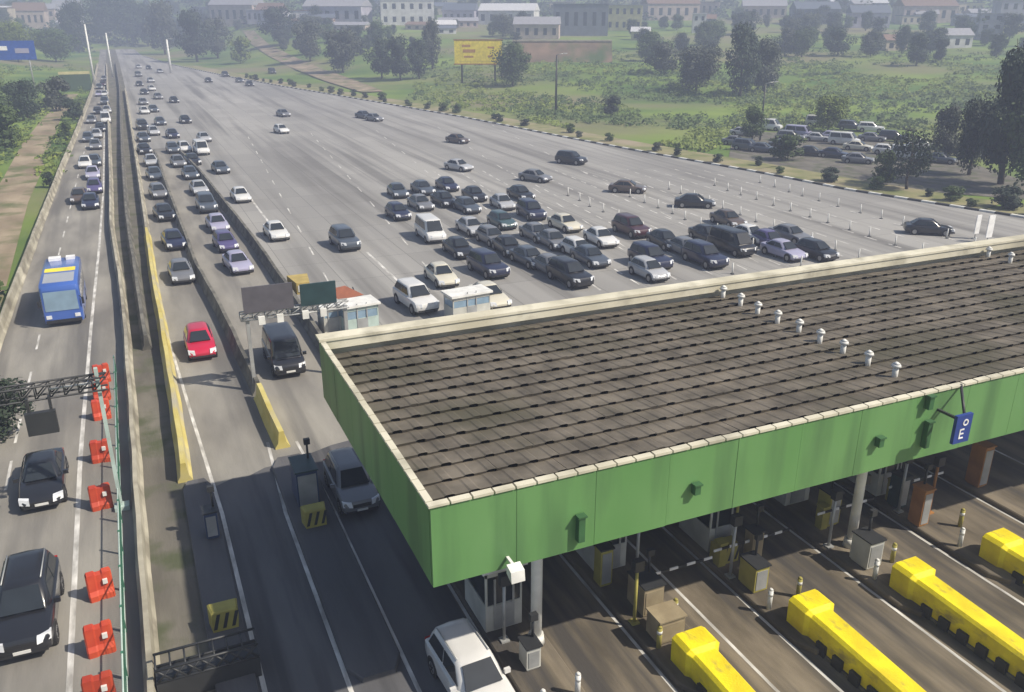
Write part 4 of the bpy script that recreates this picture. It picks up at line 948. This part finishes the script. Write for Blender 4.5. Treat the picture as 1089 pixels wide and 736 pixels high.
# trees scattered over the field and hillside
cnt = 0; rr = random.Random(11)
while cnt < 215:
    x = rr.uniform(-20, 1110); y = rr.uniform(6, 70)
    if x < 300 and y > 40 or (560 < x < 670 and y > 28 and y < 70) or (470 < x < 545 and y > 40): continue
    if x > 300 and y > 62 and rr.random() < .7: continue
    p = GT(x, y); k = pxm(p); h = rr.uniform(5, 12)
    tree(p - Vector((0, 0, .3)), h, h * rr.uniform(.7, 1.2), rr.choice(["round", "spread", "tall", "round"]), rr.choice(["dark", "grey", "mid", "dark", "dark"]), "hazy tree standing among the houses on the far hillside", "hazy trees on the far hillside"); cnt += 1
# far wood and ground cover
def clump(mb, p, w, h, n, leafs, r):
    for i in range(n):
        a = r.uniform(0, 6.28); d = math.sqrt(r.random()) * w; z = h * math.sqrt(max(0, 1 - (d / w) ** 2)) * r.uniform(.3, 1)
        q = p + Vector((d * math.cos(a), d * math.sin(a), z)); s = leafs * r.uniform(.6, 1.4)
        u = Vector((r.uniform(-1, 1), r.uniform(-1, 1), r.uniform(-.5, .5))).normalized(); w_ = u.orthogonal().normalized()
        mb.quad([q - u * s, q + w_ * s * .7, q + u * s, q - w_ * s * .7])
mb = MB(); r2 = random.Random(5)
for i in range(520):
    az = r2.uniform(-14, 62); d = r2.uniform(560, 900); X, Y = d * math.sin(R(az)), d * math.cos(R(az))
    if along(LEFT, 600) - 6 < X < along(KERB, 600) + 4 and Y < 600: continue
    clump(mb, Vector((X, Y, H(X, Y) - .5)), r2.uniform(4, 8), r2.uniform(6, 11), 60, 1.1, r2)
tag(mb.build("wood", M["leaf_dark"]), kind="stuff")
for nm, mat, seed, cnt_, hh in (("undergrowth", "leaf_mid", 8, 1500, 1.2), ("scrub", "leaf_lime", 9, 1900, .8)):
    mb = MB(); r2 = random.Random(seed); i = 0
    while i < cnt_:
        if r2.random() < .22: x, y = r2.uniform(-30, 92), r2.uniform(70, 330)
        else: x, y = r2.uniform(440, 1100), r2.uniform(55, 205)
        p = GT(x, y); dl = along(LEFT, p.y) - p.x; dr = p.x - along(KERB, p.y)
        if not (dl > 1.2 or dr > 8): continue
        if dr > 0 and x > 770 and y > 138: continue
        if dl > 0:
            xa = [a + (b - a) * min(1, max(0, (y - 100) / 90)) for a, b in ((68, 3), (83, 42))]
            if y > 98 and xa[0] - (y - 100) * .1 - 3 < x < xa[1] + 2: continue
        if noise.noise(Vector((p.x * .03, p.y * .03, seed))) < -.05: continue
        clump(mb, p, r2.uniform(.6, 2.2), r2.uniform(.4, 1.4) * hh, 26, .28, r2); i += 1
    tag(mb.build(nm, M[mat]), kind="stuff")

# ------------------------------------------------------------------ parked cars in the yard
PK = "cars parked in the yard behind the kerb"
pk = [(782, 156, "grey", "sedan", "grey parked sedan at the far end of the yard"), (796, 162, "slate", "suv", "slate parked SUV second from the yard's far end"), (812, 164, "slate", "sedan", "slate parked sedan beside the green bush"),
      (852, 148, "lilac", "van", "lilac parked van in the rear row of the yard"), (868, 152, "silver", "sedan", "silver parked sedan beside the lilac van"), (884, 150, "lilac", "sedan", "lilac parked sedan in the rear row of the yard"),
      (900, 156, "white", "van", "white parked van in the middle of the yard"), (915, 162, "cream", "sedan", "cream parked sedan beside the white parked van"), (928, 152, "grey", "sedan", "grey parked sedan behind the cream parked sedan"),
      (944, 166, "white", "hatchback", "white parked hatchback left of the sparse tree"), (980, 160, "white", "sedan", "white parked sedan right of the sparse tree"), (872, 136, "cream", "van", "cream parked van under the yellow-green tree"),
      (818, 140, "white", "van", "white parked van at the back of the yard"), (1030, 168, "navy", "suv", "navy parked SUV under the dark spreading tree"), (1005, 176, "slate", "sedan", "slate parked sedan before the dark spreading tree"), (862, 168, "black", "sedan", "black parked sedan beside the kerb shrubs"),
      (790, 146, "silver", "sedan", "silver parked sedan in the yard's back row near the small green tree"), (838, 152, "grey", "suv", "grey parked SUV right of the green bush"), (905, 140, "slate", "suv", "slate parked SUV at the back of the yard under trees"),
      (925, 142, "white", "suv", "white parked SUV at the back of the yard under trees"), (890, 170, "navy", "sedan", "navy parked sedan in the yard's front row"), (912, 176, "grey", "sedan", "grey parked sedan in the yard's front row next to the navy one"),
      (950, 152, "black", "suv", "black parked SUV behind the sparse dark tree"), (968, 172, "white", "van", "white parked van half hidden by the sparse dark tree"), (830, 160, "black", "sedan", "black parked sedan in front of the green bush")]
for x, y, c, k, l in pk: car(k, x, y, c, l, PK, "far", random.uniform(.5, .9))

# ------------------------------------------------------------------ buildings on the hill
def house(x0, y0, x1, y1, wall, roof, label, flat=False, floors=1, group=None):
    p = GT((x0 + x1) / 2, y1); k = pxm(p); w = (x1 - x0) / k; h = (y1 - y0) / k; d = w * .6
    e = empty("house" if h < 9 else "building", p - Vector((0, 0, .6)), -PSI + random.uniform(-.25, .25), label, "house" if h < 9 else "building", group)
    hw = h * (.95 if flat else .68); mb = MB(); mb.box(-w / 2, w / 2, 0, d, 0, hw); mb.build("wall", M["w_" + wall], e)
    mb = MB()
    if flat: mb.box(-w / 2 - .3, w / 2 + .3, -.3, d + .3, hw + .01, hw + .35)
    else: mb.mesh([(-w / 2 - .4, -.5, hw + .01), (w / 2 + .4, -.5, hw + .01), (w / 2 + .4, d + .5, hw + .01), (-w / 2 - .4, d + .5, hw + .01), (-w / 2 - .4, d / 2, h), (w / 2 + .4, d / 2, h)], [(0, 1, 5, 4), (2, 3, 4, 5), (0, 4, 3), (1, 2, 5), (3, 2, 1, 0)])
    mb.build("roof", M["r_" + roof], e)
    n = max(2, min(6, int(w / 3.5))); ww = w / n * .4
    for fl_ in range(floors):
        for i in range(n):
            zc = hw * (fl_ + .55) / floors; x = -w / 2 + (i + .5) * w / n; mb = MB(); mb.box(x - ww / 2, x + ww / 2, -.05, .04, zc - hw * .2 / floors, zc + hw * .22 / floors); mb.build("window", M["glass"], e)
    return e
for a in [
 (406, 0, 462, 27, "white", "white", "long white building above the dark clump of trees", True, 2), (508, 4, 568, 27, "white", "white", "wide white-roofed building above the yellow billboard"), (546, 18, 594, 42, "pink", "grey", "pale pink house below the white-roofed building"),
 (588, 4, 646, 38, "slate", "slate", "large slate-blue shed beside the cream yellow building", True, 1), (645, 5, 682, 33, "yellow", "grey", "cream yellow building beside the slate-blue shed", True, 2), (671, 28, 690, 43, "yellow", "white", "small cream house below the cream yellow building"),
 (736, 14, 750, 35, "white", "white", "narrow white house above the hazy spreading tree", True, 2), (322, -2, 386, 26, "lilac", "grey", "grey-lilac house left of the long white building"), (688, -4, 744, 22, "pink", "brown", "pinkish house row at the hilltop right of the cream building"),
 (960, -2, 1016, 25, "pink", "brown", "pink house with brown roof high on the hill"), (1040, 14, 1064, 42, "lilac", "grey", "tall lilac house above the tallest dark tree", True, 3), (1062, 0, 1100, 28, "lilac", "grey", "wide lilac building at the hilltop by the picture's edge", True, 2),
 (846, 2, 892, 26, "slate", "slate", "slate-blue house between the hilltop trees", False), (905, 6, 945, 30, "lilac", "slate", "lilac house with slate roof on the hill"), (790, 0, 835, 20, "pink", "grey", "beige-pink house behind the tall dark tree"),
 (222, -4, 272, 28, "pink", "grey", "pink-grey house above the yellow-green bush"), (272, 4, 300, 26, "lilac", "brown", "small lilac house beside the pink-grey house"), (18, 4, 48, 30, "pink", "brown", "pink house with brown roof above the blue sign"), (58, 0, 84, 20, "white", "grey", "white house at the hilltop above the approach road"),
 (470, 4, 505, 26, "lilac", "slate", "lilac-grey house between the white buildings"), (1000, 30, 1034, 52, "white", "grey", "white house on the slope below the pink house"), (940, 36, 966, 54, "beige", "brown", "small beige house on the slope above the green field"),
]: house(*a)
r4 = random.Random(21); k_ = 0; tones = list("white pink slate yellow lilac beige".split())
for i in range(46):
    x = r4.uniform(190, 1085) if i < 38 else r4.uniform(0, 80); y = r4.uniform(8, 36); w = r4.uniform(18, 44); h = r4.uniform(9, 17)
    wl = r4.choice(tones); rf = r4.choice(["grey", "brown", "white", "slate"])
    house(x - w / 2, y - h, x + w / 2, y, wl, rf, wl.replace("slate", "dark grey") + " house with " + {"grey": "grey metal", "brown": "brown tiled", "white": "white metal", "slate": "dark slate"}[rf] + " roof among hazy trees on the hill", r4.random() < .35, 1, "small houses among the trees on the hill")
# soil bank wall
a, b = GT(545, 66), GT(650, 66); c = (a + b) / 2; k = pxm(c); e = empty("retaining_wall", c - Vector((0, 0, .5)), -PSI, "long red-brown retaining wall with pale coping on the slope below the houses", "wall")
w = 105 / k; h = 22 / k; mb = MB(); mb.hexa([(-w / 2, -h * .5, 0), (w / 2, -h * .5, 0), (w / 2, 4, 0), (-w / 2, 4, 0)], [(-w / 2, 0, h), (w / 2, 0, h), (w / 2, 4, h), (-w / 2, 4, h)]); mb.build("face", ramp_mat("red_soil_face", (.16, .12, .08), (.3, .2, .14), .15, .95, (1, 1, 2), 9, c3=(.08, .12, .04), s3=.12), e)
mb = MB(); mb.box(-w / 2, w / 2, -.3, 1.0, h + .02, h + .5); mb.build("coping", M["w_beige"], e)

# billboard
p = GT(509, 90); k = pxm(p); e = empty("billboard", p, -PSI, "yellow roadside billboard with red lettering on steel legs", "billboard")
w = 50 / k; h = 23 / k; z0 = (90 - 69) / k; mb = MB(); mb.box(-w / 2, w / 2, -.2, .2, z0, z0 + h); mb.build("panel", M["board_yellow"], e)
mb = MB(); mb.box(-w / 2 - .25, w / 2 + .25, -.26, .26, z0 - .3, z0 - .01); mb.box(-w / 2 - .25, w / 2 + .25, -.26, .26, z0 + h + .01, z0 + h + .3); mb.build("frame", M["orange_paint"], e)
mb = MB(); mb.box(-w * .38, w * .44, -.235, -.205, z0 + h * .1, z0 + h * .9); mb.build("poster", M["board_yellow"], e)
for x0, x1, a0, a1 in ((-.34, -.16, .72, .82), (-.32, -.06, .48, .62), (-.3, -.1, .26, .34), (.2, .34, .66, .74), (.2, .3, .28, .36)): mb = MB(); mb.box(w * x0, w * x1, -.26, -.236, z0 + h * a0, z0 + h * a1); mb.build("lettering", M["board_red"], e)
for sx in (-.35, .35): mb = MB(); mb.tube((w * sx, .35, 0), (w * sx, .35, z0 + h * .8), .25); mb.build("leg", M["dark_metal"], e)
# blue sign at the far left
p = G(20, 108); k = pxm(p); e = empty("road_sign", p, -.1, "large blue road sign with white lettering above the bank of trees", "sign")
w = 50 / k; h = 19 / k; z0 = (108 - 66) / k; mb = MB(); mb.box(-w / 2, w / 2, -.08, .08, z0, z0 + h); mb.build("panel", simple("road_sign_blue", (.03, .09, .36)), e)
mb = MB(); mb.box(-w * .45, -w * .02, -.12, -.085, z0 + h * .5, z0 + h * .72); mb.build("lettering", M["white"], e)
mb = MB(); mb.box(w * .12, w * .38, -.12, -.085, z0 + h * .35, z0 + h * .6); mb.build("lettering", M["p_lilac"], e)
for sx in (-.35, .35): mb = MB(); mb.tube((w * sx, .15, 0), (w * sx, .15, z0 + h), .16); mb.build("leg", M["grey_metal"], e)
# green hoarding
p = G(82, 97); k = pxm(p); e = empty("hoarding", p, 0, "dark green hoarding with pale top rail across the end of the dirt path", "fence")
w = 30 / k; h = 20 / k; mb = MB(); mb.box(-w / 2, w / 2, -.1, .1, 0, h * .85); mb.build("panel", simple("hoarding_green", (.05, .085, .05)), e)
mb = MB(); mb.box(-w / 2, w / 2, -.15, .15, h * .86, h); mb.build("top_rail", M["w_yellow"], e)
# light poles
def pole(x, y, top, label, mat="white_metal", r=.13):
    p = GT(x, y); k = pxm(p); h = (y - top) / k; e = empty("street_lamp", p, 0, label, "street lamp", "tall street lamps")
    mb = MB(); mb.tube((0, 0, 0), (0, 0, h), r * 1.6, r, 8); mb.build("pole", M[mat], e)
    mb = MB(); mb.tube((0, 0, h), (1.6, -.4, h + .3), .07, n=6); mb.box(1.4, 2.2, -.6, -.3, h + .22, h + .36); mb.build("lamp_head", M["grey_metal"], e)
pole(101, 92, 30, "tall pale street lamp at the far end of the far carriageway", r=.22); pole(120, 82, 38, "pale street lamp at the far end of the median", r=.22)
pole(182, 78, 44, "white street lamp where the plaza begins to widen", r=.3); pole(591, 122, 62, "dark lamp post on the field behind the kerb shrubs", "dark_metal", .16); pole(808, 150, 92, "slim dark lamp post by the parking yard", "dark_metal", .1)

# ------------------------------------------------------------------ air, light, sky
hz = MB(); hz.box(-1120, 1120, -1120, 1120, -1.2, 90); ho = hz.build("haze", [])
hm = bpy.data.materials.new("haze"); hm.use_nodes = True; N = hm.node_tree.nodes; N.clear()
o_ = N.new("ShaderNodeOutputMaterial"); v_ = N.new("ShaderNodeVolumePrincipled"); v_.inputs["Color"].default_value = (.56, .63, .86, 1); v_.inputs["Density"].default_value = .00135; v_.inputs["Anisotropy"].default_value = .1
hm.node_tree.links.new(v_.outputs[0], o_.inputs["Volume"]); ho.data.materials.append(hm); tag(ho, kind="stuff")

sd = Vector((-.764, .645, 0)).normalized(); EL = R(46)
ld = bpy.data.lights.new("sun", "SUN"); ld.energy = 4.8; ld.angle = R(.8); ld.color = (1, .91, .77); lo = bpy.data.objects.new("sun", ld); COL.objects.link(lo)
dirv = Vector((sd.x * math.cos(EL), sd.y * math.cos(EL), -math.sin(EL))); lo.rotation_euler = dirv.to_track_quat("-Z", "Y").to_euler(); lo.location = (60, -60, 120)
wd = bpy.data.worlds.new("World"); S.world = wd; wd.use_nodes = True; N = wd.node_tree.nodes
sk = N.new("ShaderNodeTexSky"); sk.sky_type = "NISHITA"; sk.sun_disc = False; sk.sun_elevation = EL; sk.sun_rotation = math.atan2(-sd.x, -sd.y); sk.air_density = 1.2; sk.dust_density = 2
wd.node_tree.links.new(sk.outputs[0], N["Background"].inputs[0]); N["Background"].inputs[1].default_value = .078
S.view_settings.view_transform = "Standard"; S.view_settings.look = "None"; S.view_settings.exposure = .38; S.view_settings.gamma = 1
S.cycles.use_denoising = True; S.cycles.max_bounces = 6; S.cycles.diffuse_bounces = 2; S.cycles.glossy_bounces = 2; S.cycles.volume_bounces = 1; S.cycles.transparent_max_bounces = 6
